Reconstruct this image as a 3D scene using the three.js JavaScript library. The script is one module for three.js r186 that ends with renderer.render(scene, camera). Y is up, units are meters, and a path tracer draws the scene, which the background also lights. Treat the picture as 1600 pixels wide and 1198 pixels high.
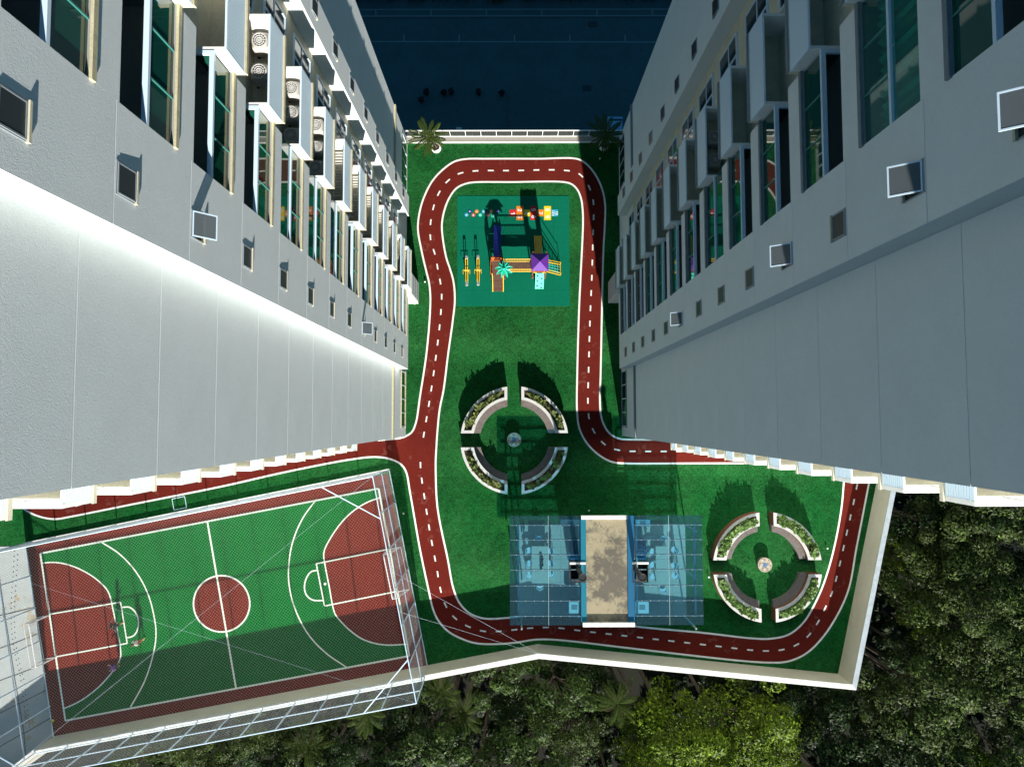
import * as THREE from 'three';
import { mergeGeometries } from 'three/addons/utils/BufferGeometryUtils.js';
import { RoundedBoxGeometry } from 'three/addons/geometries/RoundedBoxGeometry.js';
import { TextGeometry } from 'three/addons/geometries/TextGeometry.js';
import { FontLoader } from 'three/addons/loaders/FontLoader.js';
import { MarchingCubes } from 'three/addons/objects/MarchingCubes.js';

// ------------------------------------------------------------------ camera, sky, sun, exposure
const H = 48.4, FOC = 1067;                      // camera height above the play deck, lens in pixels of the photo
const scene = new THREE.Scene();
const camera = new THREE.PerspectiveCamera(2 * Math.atan(599 / FOC) * 180 / Math.PI, 1600 / 1198, 0.5, 900);
camera.up.set(0.0023, 0, -1);
camera.position.set(0, H, 0);
camera.lookAt(1.1 / FOC * H, 0, -56.8 / FOC * H);
camera.updateMatrixWorld();
const EXPOSURE = 2.05, SUN_I = 5.0, SKY_K = 0.46;
const renderer = new THREE.WebGLRenderer({ antialias: true });
renderer.toneMapping = THREE.LinearToneMapping;
renderer.toneMappingExposure = EXPOSURE;
renderer.shadowMap.enabled = true;
{
  const w = 128, h = 64, d = new Float32Array(w * h * 4);
  for (let j = 0; j < h; j++) {
    const el = (j + 0.5) / h * Math.PI - Math.PI / 2;          // row 0 is the bottom
    const t = Math.max(0, Math.sin(el)), k = Math.pow(1 - t, 3);
    for (let i = 0; i < w; i++) {
      const o = (j * w + i) * 4;
      let r = 0.020 + 0.09 * k, g = 0.118 + 0.165 * k, b = 0.235 + 0.20 * k;
      if (el < 0) { r = 0.05; g = 0.06; b = 0.055; }
      d[o] = r * SKY_K; d[o + 1] = g * SKY_K; d[o + 2] = b * SKY_K; d[o + 3] = 1;
    }
  }
  const sky = new THREE.DataTexture(d, w, h, THREE.RGBAFormat, THREE.FloatType);
  sky.mapping = THREE.EquirectangularReflectionMapping; sky.minFilter = sky.magFilter = THREE.LinearFilter;
  sky.colorSpace = THREE.LinearSRGBColorSpace; sky.needsUpdate = true;
  scene.background = sky; scene.environment = sky;
}
const SUN_EL = 24.5 * Math.PI / 180, SUN_AZ = 7.9 * Math.PI / 180;   // from the bottom of the picture, a little to the right
const sun = new THREE.DirectionalLight(new THREE.Color(1, 0.955, 0.875), SUN_I);
sun.position.set(Math.sin(SUN_AZ) * Math.cos(SUN_EL), Math.sin(SUN_EL), Math.cos(SUN_AZ) * Math.cos(SUN_EL)).multiplyScalar(200);
sun.castShadow = true; sun.shadow.mapSize.set(4096, 4096);
Object.assign(sun.shadow.camera, { left: -80, right: 80, top: 80, bottom: -80, near: 1, far: 400 });
scene.add(sun, sun.target);

// ------------------------------------------------------------------ helpers
let seed = 7;
const rnd = () => { seed = (seed * 1664525 + 1013904223) >>> 0; return seed / 4294967296; };
const rr = (a, b) => a + (b - a) * rnd();
const V3 = (x, y, z) => new THREE.Vector3(x, y, z);
const camB = { R: V3(), U: V3(), F: V3() };
camera.matrixWorld.extractBasis(camB.R, camB.U, camB.F); camB.F.negate();
// a measured point of the photograph (1600 x 1198), at a known height above the deck -> where it stands
function at(px, py, h = 0) {
  const d = camB.F.clone().addScaledVector(camB.R, (px - 800) / FOC).addScaledVector(camB.U, -(py - 599) / FOC);
  return V3(0, H, 0).addScaledVector(d, (h - H) / d.y);
}
const used = {};
function numbered(n) { if (!(n in used)) { used[n] = 0; return n; } return n + '_' + String(++used[n]).padStart(3, '0'); }
function tag(o, label, category, group, kind) {
  if (label) o.userData.label = label;
  if (category) o.userData.category = category;
  if (group) o.userData.group = group;
  if (kind) o.userData.kind = kind;
  return o;
}
function thing(name, label, category, pos = [0, 0, 0], turn = 0, group, kind) {
  const o = new THREE.Group(); o.name = numbered(name); scene.add(o);
  o.position.set(...pos); o.rotation.y = turn;
  return tag(o, label, category, group, kind);
}
function part(name, geo, mat, parent, y = 0) {
  const g = Array.isArray(geo) ? (geo.length > 1 ? mergeGeometries(geo.map(clean)) : geo[0]) : geo;
  const m = new THREE.Mesh(g, mat); m.name = parent === scene ? numbered(name) : name;
  m.castShadow = m.receiveShadow = true; if (y) m.position.y = y;
  parent.add(m); return m;
}
function clean(g) {
  let q = g.index ? g.toNonIndexed() : g;
  for (const k of Object.keys(q.attributes)) if (!['position', 'normal', 'uv', 'color'].includes(k)) q.deleteAttribute(k);
  if (!q.attributes.normal) q.computeVertexNormals();
  if (!q.attributes.uv) q.setAttribute('uv', new THREE.BufferAttribute(new Float32Array(q.attributes.position.count * 2), 2));
  return q;
}
// uv in metres, laid on the side a face looks to
function metric(g0) {
  const g = g0.index ? g0.toNonIndexed() : g0, p = g.attributes.position; if (!g.attributes.normal) g.computeVertexNormals();
  const n = g.attributes.normal, uv = new Float32Array(p.count * 2);
  for (let i = 0; i < p.count; i++) {
    const ax = Math.abs(n.getX(i)), ay = Math.abs(n.getY(i)), az = Math.abs(n.getZ(i));
    let u, v;
    if (ay >= ax && ay >= az) { u = p.getX(i); v = p.getZ(i); } else if (ax >= az) { u = p.getZ(i); v = p.getY(i); } else { u = p.getX(i); v = p.getY(i); }
    uv[i * 2] = u; uv[i * 2 + 1] = v;
  }
  g.setAttribute('uv', new THREE.BufferAttribute(uv, 2)); return g;
}
function box(x0, x1, y0, y1, z0, z1) {
  const g = new THREE.BoxGeometry(Math.abs(x1 - x0), Math.abs(y1 - y0), Math.abs(z1 - z0));
  g.translate((x0 + x1) / 2, (y0 + y1) / 2, (z0 + z1) / 2); return metric(g);
}
function bar(a, b, r, seg = 6, r2 = r) {
  const d = b.clone().sub(a), g = new THREE.CylinderGeometry(r2, r, d.length(), seg);
  g.applyQuaternion(new THREE.Quaternion().setFromUnitVectors(V3(0, 1, 0), d.clone().normalize()));
  const m = a.clone().add(b).multiplyScalar(0.5); g.translate(m.x, m.y, m.z); return g;
}
function beam(a, b, w, h) {                                  // square bar, h up
  const d = b.clone().sub(a), g = new THREE.BoxGeometry(w, h, d.length());
  const m = new THREE.Matrix4().lookAt(V3(0, 0, 0), d, V3(0, 1, 0)); g.applyMatrix4(m);
  const c = a.clone().add(b).multiplyScalar(0.5); g.translate(c.x, c.y, c.z); return metric(g);
}
function flat(pts, y, holes = []) {                          // pts: Vector3 list, lies level at y
  const s = new THREE.Shape(pts.map((p) => new THREE.Vector2(p.x, -p.z)));
  for (const h of holes) s.holes.push(new THREE.Path(h.map((p) => new THREE.Vector2(p.x, -p.z))));
  const g = new THREE.ShapeGeometry(s); g.rotateX(-Math.PI / 2); g.translate(0, y, 0); return metric(g);
}
function slab(pts, y0, y1, holes = []) {
  const s = new THREE.Shape(pts.map((p) => new THREE.Vector2(p.x, -p.z)));
  for (const h of holes) s.holes.push(new THREE.Path(h.map((p) => new THREE.Vector2(p.x, -p.z))));
  const g = new THREE.ExtrudeGeometry(s, { depth: y1 - y0, bevelEnabled: false, curveSegments: 24 }); g.rotateX(-Math.PI / 2); g.translate(0, y0, 0); return metric(g);
}
function smooth(pts, step = 0.25, closed = false) {
  const c = new THREE.CatmullRomCurve3(pts, closed, 'centripetal'); return c.getSpacedPoints(Math.max(4, Math.round(c.getLength() / step)));
}
function ribbon(pts, w, y, closed = false) {
  const n = pts.length, pos = [], idx = [];
  for (let i = 0; i < n; i++) {
    const a = pts[closed ? (i + n - 1) % n : Math.max(0, i - 1)], b = pts[closed ? (i + 1) % n : Math.min(n - 1, i + 1)];
    const dx = b.x - a.x, dz = b.z - a.z, l = Math.hypot(dx, dz) || 1, nx = -dz / l * w / 2, nz = dx / l * w / 2;
    pos.push(pts[i].x + nx, y, pts[i].z + nz, pts[i].x - nx, y, pts[i].z - nz);
  }
  const m = closed ? n : n - 1;
  for (let i = 0; i < m; i++) { const a = i * 2, b = ((i + 1) % n) * 2; idx.push(a, b, a + 1, a + 1, b, b + 1); }
  const g = new THREE.BufferGeometry(); g.setAttribute('position', new THREE.Float32BufferAttribute(pos, 3)); g.setIndex(idx); g.computeVertexNormals();
  if (g.attributes.normal.getY(0) < 0) { const q = g.index.array; for (let i = 0; i < q.length; i += 3) { const t = q[i]; q[i] = q[i + 1]; q[i + 1] = t; } g.computeVertexNormals(); }
  return metric(g);
}
const P = (list, h = 0) => list.map(([x, y]) => at(x, y, h));

// ------------------------------------------------------------------ textures
function noiseTile(size, cells, sd) {
  let s = sd >>> 0; const rn = () => { s = (s * 1664525 + 1013904223) >>> 0; return s / 4294967296; };
  const g = new Float32Array(cells * cells).map(rn), o = new Float32Array(size * size);
  for (let y = 0; y < size; y++) for (let x = 0; x < size; x++) {
    const fx = x / size * cells, fy = y / size * cells, x0 = fx | 0, y0 = fy | 0; let u = fx - x0, v = fy - y0; u = u * u * (3 - 2 * u); v = v * v * (3 - 2 * v);
    const x1 = (x0 + 1) % cells, y1 = (y0 + 1) % cells;
    o[y * size + x] = (g[y0 * cells + x0] * (1 - u) + g[y0 * cells + x1] * u) * (1 - v) + (g[y1 * cells + x0] * (1 - u) + g[y1 * cells + x1] * u) * v;
  }
  return o;
}
function mix(size, spec, sd) {                               // spec: [cells, weight] ...
  const o = new Float32Array(size * size); let W = 0;
  spec.forEach(([c, w], i) => { const n = noiseTile(size, c, sd + i * 977); for (let k = 0; k < o.length; k++) o[k] += (n[k] - 0.5) * w; W += w; });
  return o;
}
const s8 = (v) => { v = Math.min(1, Math.max(0, v)); return Math.round(255 * (v <= 0.0031308 ? 12.92 * v : 1.055 * Math.pow(v, 1 / 2.4) - 0.055)); };
function colourTex(size, metres, fn) {
  const d = new Uint8Array(size * size * 4);
  for (let y = 0; y < size; y++) for (let x = 0; x < size; x++) {
    const c = fn(x, y, y * size + x), o = (y * size + x) * 4; d[o] = s8(c[0]); d[o + 1] = s8(c[1]); d[o + 2] = s8(c[2]); d[o + 3] = 255;
  }
  const t = new THREE.DataTexture(d, size, size); t.colorSpace = THREE.SRGBColorSpace; return finish(t, metres);
}
function greyTex(size, metres, arr, gain) {
  const d = new Uint8Array(size * size * 4);
  for (let i = 0; i < size * size; i++) { const v = Math.max(0, Math.min(255, 128 + arr[i] * gain)); d[i * 4] = d[i * 4 + 1] = d[i * 4 + 2] = v; d[i * 4 + 3] = 255; }
  return finish(new THREE.DataTexture(d, size, size), metres);
}
function finish(t, metres) {
  t.wrapS = t.wrapT = THREE.RepeatWrapping; t.magFilter = THREE.LinearFilter; t.minFilter = THREE.LinearMipmapLinearFilter; t.generateMipmaps = true; t.anisotropy = 8;
  t.repeat.set(1 / metres, 1 / metres); t.needsUpdate = true; return t;
}
const lin = (r, g, b) => new THREE.Color().setRGB(r, g, b);
function std(r, g, b, rough = 0.8, extra = {}) { return new THREE.MeshStandardMaterial({ color: lin(r, g, b), roughness: rough, side: THREE.DoubleSide, ...extra }); }
const matte = { specularIntensity: 0.15, side: THREE.DoubleSide };
function flatMat(m) { const p = new THREE.MeshPhysicalMaterial({ map: m.map, bumpMap: m.bumpMap, bumpScale: m.bumpScale, color: m.color, roughness: 1, ...matte }); return p; }
function noisy(base, amp, size, metres, spec, sd, rough, extra = {}) {
  const n = mix(size, spec, sd);
  const map = colourTex(size, metres, (x, y, i) => base.map((c) => c * Math.max(0.15, 1 + n[i] * amp)));
  return std(1, 1, 1, rough, { map, ...extra });
}

const stuccoN = mix(512, [[60, 0.25], [150, 0.7], [256, 1.0]], 11);
const stuccoBump = greyTex(512, 2.2, stuccoN, 110);
const wallN = mix(512, [[4, 0.5], [9, 0.4], [40, 0.25], [256, 0.5]], 23);
const M = {};
M.wall = std(1, 1, 1, 0.9, { map: colourTex(512, 7.3, (x, y, i) => { const k = 1 + wallN[i] * 0.10; return [0.745 * k, 0.79 * k, 0.785 * k]; }), bumpMap: stuccoBump, bumpScale: 0.0035 });
M.white = std(0.80, 0.80, 0.78, 0.5);
M.whitePaint = noisy([0.78, 0.78, 0.75], 0.12, 256, 2.1, [[8, 0.6], [40, 0.6], [128, 0.6]], 41, 0.7);
M.louvre = std(0.70, 0.84, 0.94, 0.45);  // white paint, with the blue of the sky light put into its colour
M.cream = noisy([0.60, 0.56, 0.43], 0.2, 256, 1.7, [[6, 0.7], [30, 0.6], [128, 0.5]], 43, 0.85);
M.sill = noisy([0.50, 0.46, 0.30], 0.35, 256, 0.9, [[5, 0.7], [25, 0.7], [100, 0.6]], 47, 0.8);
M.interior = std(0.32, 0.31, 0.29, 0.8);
M.rail = std(0.62, 0.77, 0.90, 0.35);  // white too, tinted blue to carry the sky light
M.greenGlass = new THREE.MeshPhysicalMaterial({ color: lin(0.03, 0.24, 0.17), roughness: 0.02, transmission: 0.75, thickness: 0, ior: 1.75, side: THREE.DoubleSide });
M.clearGlass = new THREE.MeshPhysicalMaterial({ color: lin(0.62, 0.72, 0.72), roughness: 0.03, transmission: 1, thickness: 0, ior: 1.5, side: THREE.DoubleSide });
M.darkGlass = std(0.018, 0.03, 0.036, 0.08);
M.teal = std(0.05, 0.25, 0.22, 0.4);
M.dimGlass = std(0.03, 0.04, 0.046, 0.4); M.shadowBrown = std(0.27, 0.21, 0.12, 0.7); M.wallReturn = noisy([0.62, 0.66, 0.66], 0.1, 256, 3, [[6, 0.6], [60, 0.5]], 49, 0.9); M.alu = std(0.30, 0.34, 0.37, 0.5); M.blind = std(0.03, 0.50, 0.42, 0.7); M.blindDark = std(0.02, 0.26, 0.23, 0.7);
M.tealGlass = new THREE.MeshPhysicalMaterial({ color: lin(0.45, 0.82, 0.76), roughness: 0.02, transmission: 0.95, thickness: 0, ior: 1.5, side: THREE.DoubleSide });
M.sillPaintedShade = noisy([0.20, 0.235, 0.26], 0.3, 256, 0.9, [[5, 0.7], [25, 0.7], [100, 0.6]], 48, 0.8);  // same sill paint, darkened and blued to carry the right tower shade
M.frosted = new THREE.MeshPhysicalMaterial({ color: lin(0.26, 0.30, 0.32), roughness: 0.12, transmission: 0.65, thickness: 0, ior: 1.5, side: THREE.DoubleSide });
M.turf = (() => {
  const n = mix(1024, [[5, 0.3], [24, 0.4], [110, 0.8], [340, 1.2], [512, 1.0]], 61), p = mix(1024, [[3, 1], [9, 0.7]], 62), g = noiseTile(1024, 256, 63);
  const tone = [1.0, 1.10, 0.93, 1.04];
  const map = colourTex(1024, 8, (x, y, i) => {
    const st = g[((y * 2) % 1024) * 1024 + (x >> 2)] - 0.5;                 // blades lie along the rolls
    let k = (1 + n[i] * 0.75 + st * 0.5) * tone[(y / 256) | 0]; const row = y % 256; if (row < 3) k *= 0.72;
    return [(0.011 + p[i] * 0.008) * k, (0.088 + p[i] * 0.012) * k, (0.020 + p[i] * 0.006) * k];
  });
  return std(1, 1, 1, 0.95, { map, bumpMap: greyTex(1024, 8, n, 80), bumpScale: 0.02 });
})();
M.track = (() => {
  const n = mix(1024, [[3, 0.6], [12, 0.5], [60, 0.5], [400, 0.9]], 71), w = mix(1024, [[14, 1], [60, 0.8]], 72);
  return std(1, 1, 1, 0.85, { map: colourTex(1024, 9, (x, y, i) => { const k = 1 + n[i] * 0.22, f = Math.max(0, w[i] - 0.42) * 0.5; return [0.126 * k + f * 0.25, 0.0150 * k + f * 0.18, 0.0100 * k + f * 0.14]; }) });
})();
M.line = noisy([0.80, 0.78, 0.72], 0.18, 256, 1.3, [[8, 0.7], [60, 0.7]], 73, 0.75);
M.courtGreen = noisy([0.003, 0.132, 0.022], 0.2, 512, 8, [[4, 0.6], [16, 0.5], [200, 0.6]], 81, 0.75);
M.courtRed = noisy([0.150, 0.022, 0.013], 0.2, 512, 8, [[4, 0.6], [16, 0.5], [200, 0.6]], 82, 0.8);
M.courtLine = std(0.74, 0.80, 0.68, 0.75);
M.mat = noisy([0.002, 0.135, 0.075], 0.16, 512, 5, [[4, 0.5], [40, 0.5], [256, 0.7]], 83, 0.85);
M.wallCream = noisy([0.58, 0.54, 0.40], 0.16, 512, 4.3, [[3, 0.7], [14, 0.5], [120, 0.5]], 91, 0.9, { bumpMap: stuccoBump, bumpScale: 0.006 });
M.coping = noisy([0.72, 0.71, 0.66], 0.3, 256, 2.3, [[10, 0.8], [50, 0.8]], 92, 0.8);
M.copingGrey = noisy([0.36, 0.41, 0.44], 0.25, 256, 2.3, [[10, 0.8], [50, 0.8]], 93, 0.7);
M.terrace = (() => {
  const n = mix(512, [[4, 0.5], [20, 0.5], [140, 0.6]], 95), st = mix(512, [[5, 1], [16, 0.7], [60, 0.4]], 96);
  return std(1, 1, 1, 0.85, { map: colourTex(512, 7, (x, y, i) => { const k = 1 + n[i] * 0.14, s = Math.max(0, Math.min(1, (st[i] - 0.30) * 4)); return [0.44 * k * (1 - 0.10 * s), 0.47 * k * (1 - 0.32 * s), 0.455 * k * (1 - 0.55 * s)]; }) });
})();
for (const k of ['wall', 'turf', 'track', 'courtGreen', 'courtRed', 'mat']) M[k] = flatMat(M[k]);
M.asphalt = noisy([0.062, 0.115, 0.125], 0.4, 512, 9, [[4, 0.5], [20, 0.4], [200, 0.8]], 97, 0.95);
M.concreteSide = noisy([0.40, 0.39, 0.36], 0.2, 256, 5, [[4, 0.6], [30, 0.5]], 98, 0.9);
M.roofSlab = (() => {
  const n = mix(512, [[4, 0.6], [24, 0.5], [120, 0.5], [256, 0.5]], 101), st = mix(512, [[3, 1.0], [8, 0.7], [22, 0.45], [70, 0.3]], 116);
  return std(1, 1, 1, 0.9, { map: colourTex(512, 7.6, (x, y, i) => { const k = 1 + n[i] * 0.22, s = Math.max(0, Math.min(1, (st[i] + 0.16) * 2.6)); return [0.30 * k * (1 - 0.64 * s), 0.255 * k * (1 - 0.62 * s), 0.165 * k * (1 - 0.55 * s)]; }) });
})();
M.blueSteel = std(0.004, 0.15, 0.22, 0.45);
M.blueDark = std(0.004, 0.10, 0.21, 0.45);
M.roofGlass = new THREE.MeshPhysicalMaterial({ color: lin(0.36, 0.66, 0.78), roughness: 0.03, transmission: 0.97, thickness: 0, ior: 1.5, side: THREE.DoubleSide });
M.bench = noisy([0.15, 0.13, 0.118], 0.6, 256, 1.1, [[8, 0.5], [40, 0.8], [128, 0.8]], 103, 0.6);
M.wood = noisy([0.165, 0.062, 0.030], 0.4, 256, 1.2, [[4, 0.5], [60, 0.8]], 105, 0.7);
M.rim = noisy([0.58, 0.58, 0.55], 0.18, 256, 1.5, [[8, 0.6], [60, 0.6]], 106, 0.7);
M.soil = noisy([0.070, 0.042, 0.026], 0.9, 256, 0.9, [[10, 0.7], [50, 0.8], [128, 0.6]], 107, 1);
M.yellow = std(0.72, 0.42, 0.012, 0.4);
M.orange = std(0.75, 0.16, 0.01, 0.4);
M.mint = std(0.02, 0.55, 0.36, 0.45);
M.purple = std(0.13, 0.03, 0.30, 0.35);
M.navy = std(0.012, 0.022, 0.20, 0.4);
M.plank = noisy([0.135, 0.062, 0.043], 0.3, 256, 0.8, [[6, 0.6], [80, 0.8]], 108, 0.7);
M.steel = std(0.55, 0.55, 0.54, 0.35, { metalness: 0.6 });
M.black = std(0.012, 0.012, 0.013, 0.5);
M.tileTan = noisy([0.56, 0.46, 0.37], 0.14, 256, 2, [[5, 0.6], [60, 0.5]], 109, 0.6);
M.red = std(0.55, 0.012, 0.018, 0.6);
M.hopOrange = std(0.72, 0.20, 0.01, 0.6);
M.hopYellow = std(0.78, 0.58, 0.01, 0.6);
M.hopBlue = std(0.03, 0.36, 0.55, 0.6);
M.printWhite = std(0.8, 0.8, 0.76, 0.6);
M.trunk = noisy([0.11, 0.085, 0.06], 0.5, 128, 0.7, [[6, 0.6], [40, 0.8]], 110, 0.95);

// ------------------------------------------------------------------ the deck
const WALL = P([[-60, 1262], [83.5, 1150], [668, 1039], [840, 1006], [1310, 1052.5], [1370, 754]]);
{ const a = WALL[4], b = WALL[5], t = (-20 - b.z) / (b.z - a.z); WALL.push(b.clone().addScaledVector(b.clone().sub(a), t)); }
const northZ = at(800, 209).z, turfN = at(800, 221).z;
// outward shift of the wall polyline
function offsetLine(pts, d) {
  return pts.map((p, i) => {
    const a = pts[Math.max(0, i - 1)], b = pts[Math.min(pts.length - 1, i + 1)];
    const n1 = (i > 0) ? p.clone().sub(a).normalize() : b.clone().sub(p).normalize(), n2 = (i < pts.length - 1) ? b.clone().sub(p).normalize() : n1;
    const na = V3(-n1.z, 0, n1.x), nb = V3(-n2.z, 0, n2.x), m = na.clone().add(nb).normalize(), k = d / Math.max(0.3, m.dot(na));
    return p.clone().addScaledVector(m, k);
  });
}
const WALL_T = 0.29, WALL_H = 2.0;
const WOUT = offsetLine(WALL, WALL_T);
{
  const out = [...WOUT, V3(WOUT[WOUT.length - 1].x, 0, northZ), V3(-46, 0, northZ), V3(-46, 0, WOUT[0].z)];
  tag(part('podium', slab(out, -29.4, -0.03), M.concreteSide, scene), null, null, null, 'structure');
  const inn = [...offsetLine(WALL, 0.02), V3(WALL[WALL.length - 1].x, 0, turfN), V3(-46, 0, turfN), V3(-46, 0, WALL[0].z)];
  tag(part('turf_lawn', flat(inn, 0), M.turf, scene), 'artificial grass covering the play deck', null, null, 'structure');
}
// street far below, to the north, and forest floor to the south and east
{
  tag(part('street', flat([V3(-120, 0, northZ - 0.4), V3(-120, 0, -50.0), V3(120, 0, -50.0), V3(120, 0, northZ - 0.4)], -29.39), M.asphalt, scene), 'dark asphalt street in shade beyond the white railing', null, null, 'structure');
  const g = new THREE.PlaneGeometry(1400, 1400, 60, 60); g.rotateX(-Math.PI / 2);
  const p = g.attributes.position; for (let i = 0; i < p.count; i++) p.setY(i, -29.6);
  tag(part('terrain', metric(g), noisy([0.007, 0.009, 0.004], 0.8, 256, 6, [[6, 0.7], [40, 0.7]], 121, 1), scene), null, null, null, 'structure');
  const sm = std(0.20, 0.24, 0.26, 0.8);
  const k = thing('street_marking', 'pale painted bay line with short ticks on the street', null, [0, 0, 0], 0, null, 'structure');
  part('bay_line', ribbon([at(470, 64.5, -29.38), at(1200, 66, -29.38)], 0.14, -29.385), sm, k);
  for (let i = -1; i < 8; i++) part('tick', ribbon([at(631 + i * 86.5, 54, -29.38), at(631 + i * 86.5, 64, -29.38)], 0.16, -29.381), sm, k);
  // pavement with kerb on the far side of the street
  const pv = thing('pavement', 'narrow pavement with pale kerbs along the far side of the street', null, [0, 0, 0], 0, null, 'structure');
  const y0 = -29.39, kz = at(800, 26, -29.3).z, kz2 = at(800, 14, -29.3).z;
  for (let i = -2; i < 9; i++) { const xa = at(587 + i * 86.5, 20, -29.3).x, xb = at(587 + (i + 1) * 86.5, 20, -29.3).x; part('paving_slab', box(xa + 0.09, xb - 0.09, y0 - 0.02, -29.28, kz2 + 0.14, kz - 0.15), M.asphalt, pv); part('joint', box(xa - 0.08, xa + 0.08, y0 - 0.02, -29.27, kz2 + 0.14, kz - 0.15), sm, pv); }
  part('kerb', box(-40, 40, y0 - 0.02, -29.25, kz - 0.14, kz), sm, pv); part('kerb', box(-40, 40, y0 - 0.02, -29.25, kz2, kz2 + 0.13), sm, pv);
  for (const [px, py, l] of [[917, 138, 'dark drain grate on the street near the parked car'], [926, 38, 'dark drain grate beside the far kerb of the street']]) {
    const q = at(px, py, -29.39), t = thing('drain_grate', l, 'drain grate', [q.x, -29.388, q.z]);
    part('frame', [box(-0.5, 0.5, 0, 0.03, -0.3, -0.25), box(-0.5, 0.5, 0, 0.03, 0.25, 0.3), box(-0.5, -0.45, 0, 0.03, -0.25, 0.25), box(0.45, 0.5, 0, 0.03, -0.25, 0.25)], M.black, t);
    for (let i = 0; i < 5; i++) part('slat', box(-0.4 + i * 0.17, -0.32 + i * 0.17, 0, 0.025, -0.25, 0.25), M.black, t);
  }
  tag(part('garden_hose', new THREE.TubeGeometry(new THREE.CatmullRomCurve3(P([[797, 150], [793, 168], [794, 185], [795, 200]], -29.33)), 24, 0.05, 6), std(0.16, 0.10, 0.09, 0.7), scene), 'thin reddish hose lying curved on the street', 'hose');
  const bl = ['leftmost', 'second from left', 'third from left', 'fourth from left', 'rightmost'];
  const ps = [[666, 144.5], [693, 145], [704.5, 143.5], [748, 144.5], [784, 146], [658, 156]];
  ps.forEach(([px, py], i) => {
    const q = at(px, py, -29.0), t = thing('street_shrub', i === 5 ? 'small dark reddish shrub standing nearer than the row of five on the street' : 'small dark reddish shrub, ' + bl[i] + ' of the row of five on the street', 'shrub', [q.x, -29.38, q.z], i, 'reddish shrubs on the street');
    const pot = new THREE.LatheGeometry([[0.01, 0], [0.2, 0], [0.26, 0.4], [0.22, 0.4], [0.2, 0.33], [0.01, 0.33]].map(([a, b]) => new THREE.Vector2(a, b)), 14); part('pot', pot, std(0.05, 0.03, 0.03, 0.8), t);
    const lv = []; for (let j = 0; j < 60; j++) { const g2 = new THREE.PlaneGeometry(0.16, 0.26, 1, 2); g2.rotateX(rr(-1.4, -0.2)); g2.rotateY(rr(0, 6.3)); g2.translate(rr(-0.25, 0.25), rr(0.4, 0.85), rr(-0.25, 0.25)); lv.push(g2); }
    part('foliage', lv, std(0.055, 0.018, 0.022, 0.9), t);
  });
  const q = at(717, 201, -28.9), t = thing('utility_box', 'small pale box on the street just past the white railing', 'utility box', [q.x, -29.38, q.z]);
  part('body', new RoundedBoxGeometry(0.58, 0.5, 0.26, 2, 0.02).translate(0, 0.25, 0), std(0.4, 0.5, 0.5, 0.6), t); part('lid', new RoundedBoxGeometry(0.64, 0.05, 0.32, 2, 0.015).translate(0, 0.53, 0), std(0.45, 0.55, 0.55, 0.6), t);
  // hedge beyond the pavement
  const lg = []; for (let i = 0; i < 2600; i++) { const g2 = new THREE.PlaneGeometry(0.35, 0.5); g2.rotateX(rr(-1.6, -0.2)); g2.rotateY(rr(0, 6.3)); g2.translate(rr(-28, 28), rr(-29.2, -27.6), rr(-54.5, kz2 - 0.8)); lg.push(g2); }
  tag(part('hedge', lg, std(0.022, 0.045, 0.016, 0.9), scene), 'dark hedge along the far pavement of the street', 'hedge', null, 'stuff');
}
// parked car below the right end of the railing
{
  const q = at(961.5, 183, -28.4), t = thing('parked_car', 'light blue car parked on the street below the right end of the railing', 'car', [q.x, -29.39, q.z + 1.9]);
  const paint = new THREE.MeshPhysicalMaterial({ color: lin(0.20, 0.42, 0.62), roughness: 0.3, clearcoat: 1, clearcoatRoughness: 0.08, side: THREE.DoubleSide });
  // side profile: z along the car, tail to the north (-z)
  const prof = (pts, w, bev) => { const s = new THREE.Shape(pts.map(([z, y]) => new THREE.Vector2(z, y))); const g = new THREE.ExtrudeGeometry(s, { depth: w - 2 * bev, bevelEnabled: true, bevelSize: bev, bevelThickness: bev, bevelSegments: 3 }); g.translate(0, 0, -(w - 2 * bev) / 2); g.rotateY(-Math.PI / 2); return metric(g); };
  part('body', prof([[-1.9, 0.32], [-1.95, 0.62], [-1.9, 0.92], [1.05, 0.92], [1.75, 0.80], [1.95, 0.62], [1.92, 0.32]], 1.76, 0.08), paint, t);
  part('cabin', prof([[-1.72, 0.9], [-1.45, 1.34], [0.2, 1.36], [1.0, 0.9]], 1.56, 0.06), M.darkGlass, t);
  part('roof_panel', prof([[-1.28, 1.38], [-1.2, 1.43], [0.0, 1.44], [0.16, 1.39]], 1.44, 0.03), paint, t);
  part('bumper', new RoundedBoxGeometry(1.7, 0.2, 0.16, 3, 0.06).translate(0, 0.5, -2.0), M.white, t);
  for (const [x, z] of [[-0.8, -1.2], [0.8, -1.2], [-0.8, 1.25], [0.8, 1.25]]) {
    const w = part('wheel', new THREE.TorusGeometry(0.24, 0.09, 8, 20).rotateY(Math.PI / 2).translate(x, 0.32, z), M.black, t); part('rim', new THREE.CylinderGeometry(0.18, 0.18, 0.1, 14).rotateZ(Math.PI / 2).translate(x, 0.32, z), M.steel, w);
  }
  for (const x of [-0.68, 0.68]) { part('tail_light', new RoundedBoxGeometry(0.26, 0.18, 0.08, 2, 0.03).translate(x, 0.8, -1.99), M.red, t); part('headlight', new RoundedBoxGeometry(0.3, 0.14, 0.1, 2, 0.03).translate(x, 0.68, 1.96), M.white, t); part('mirror', new RoundedBoxGeometry(0.16, 0.12, 0.1, 2, 0.03).translate(x * 1.4, 1.0, 0.7), paint, t); }
}

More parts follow.
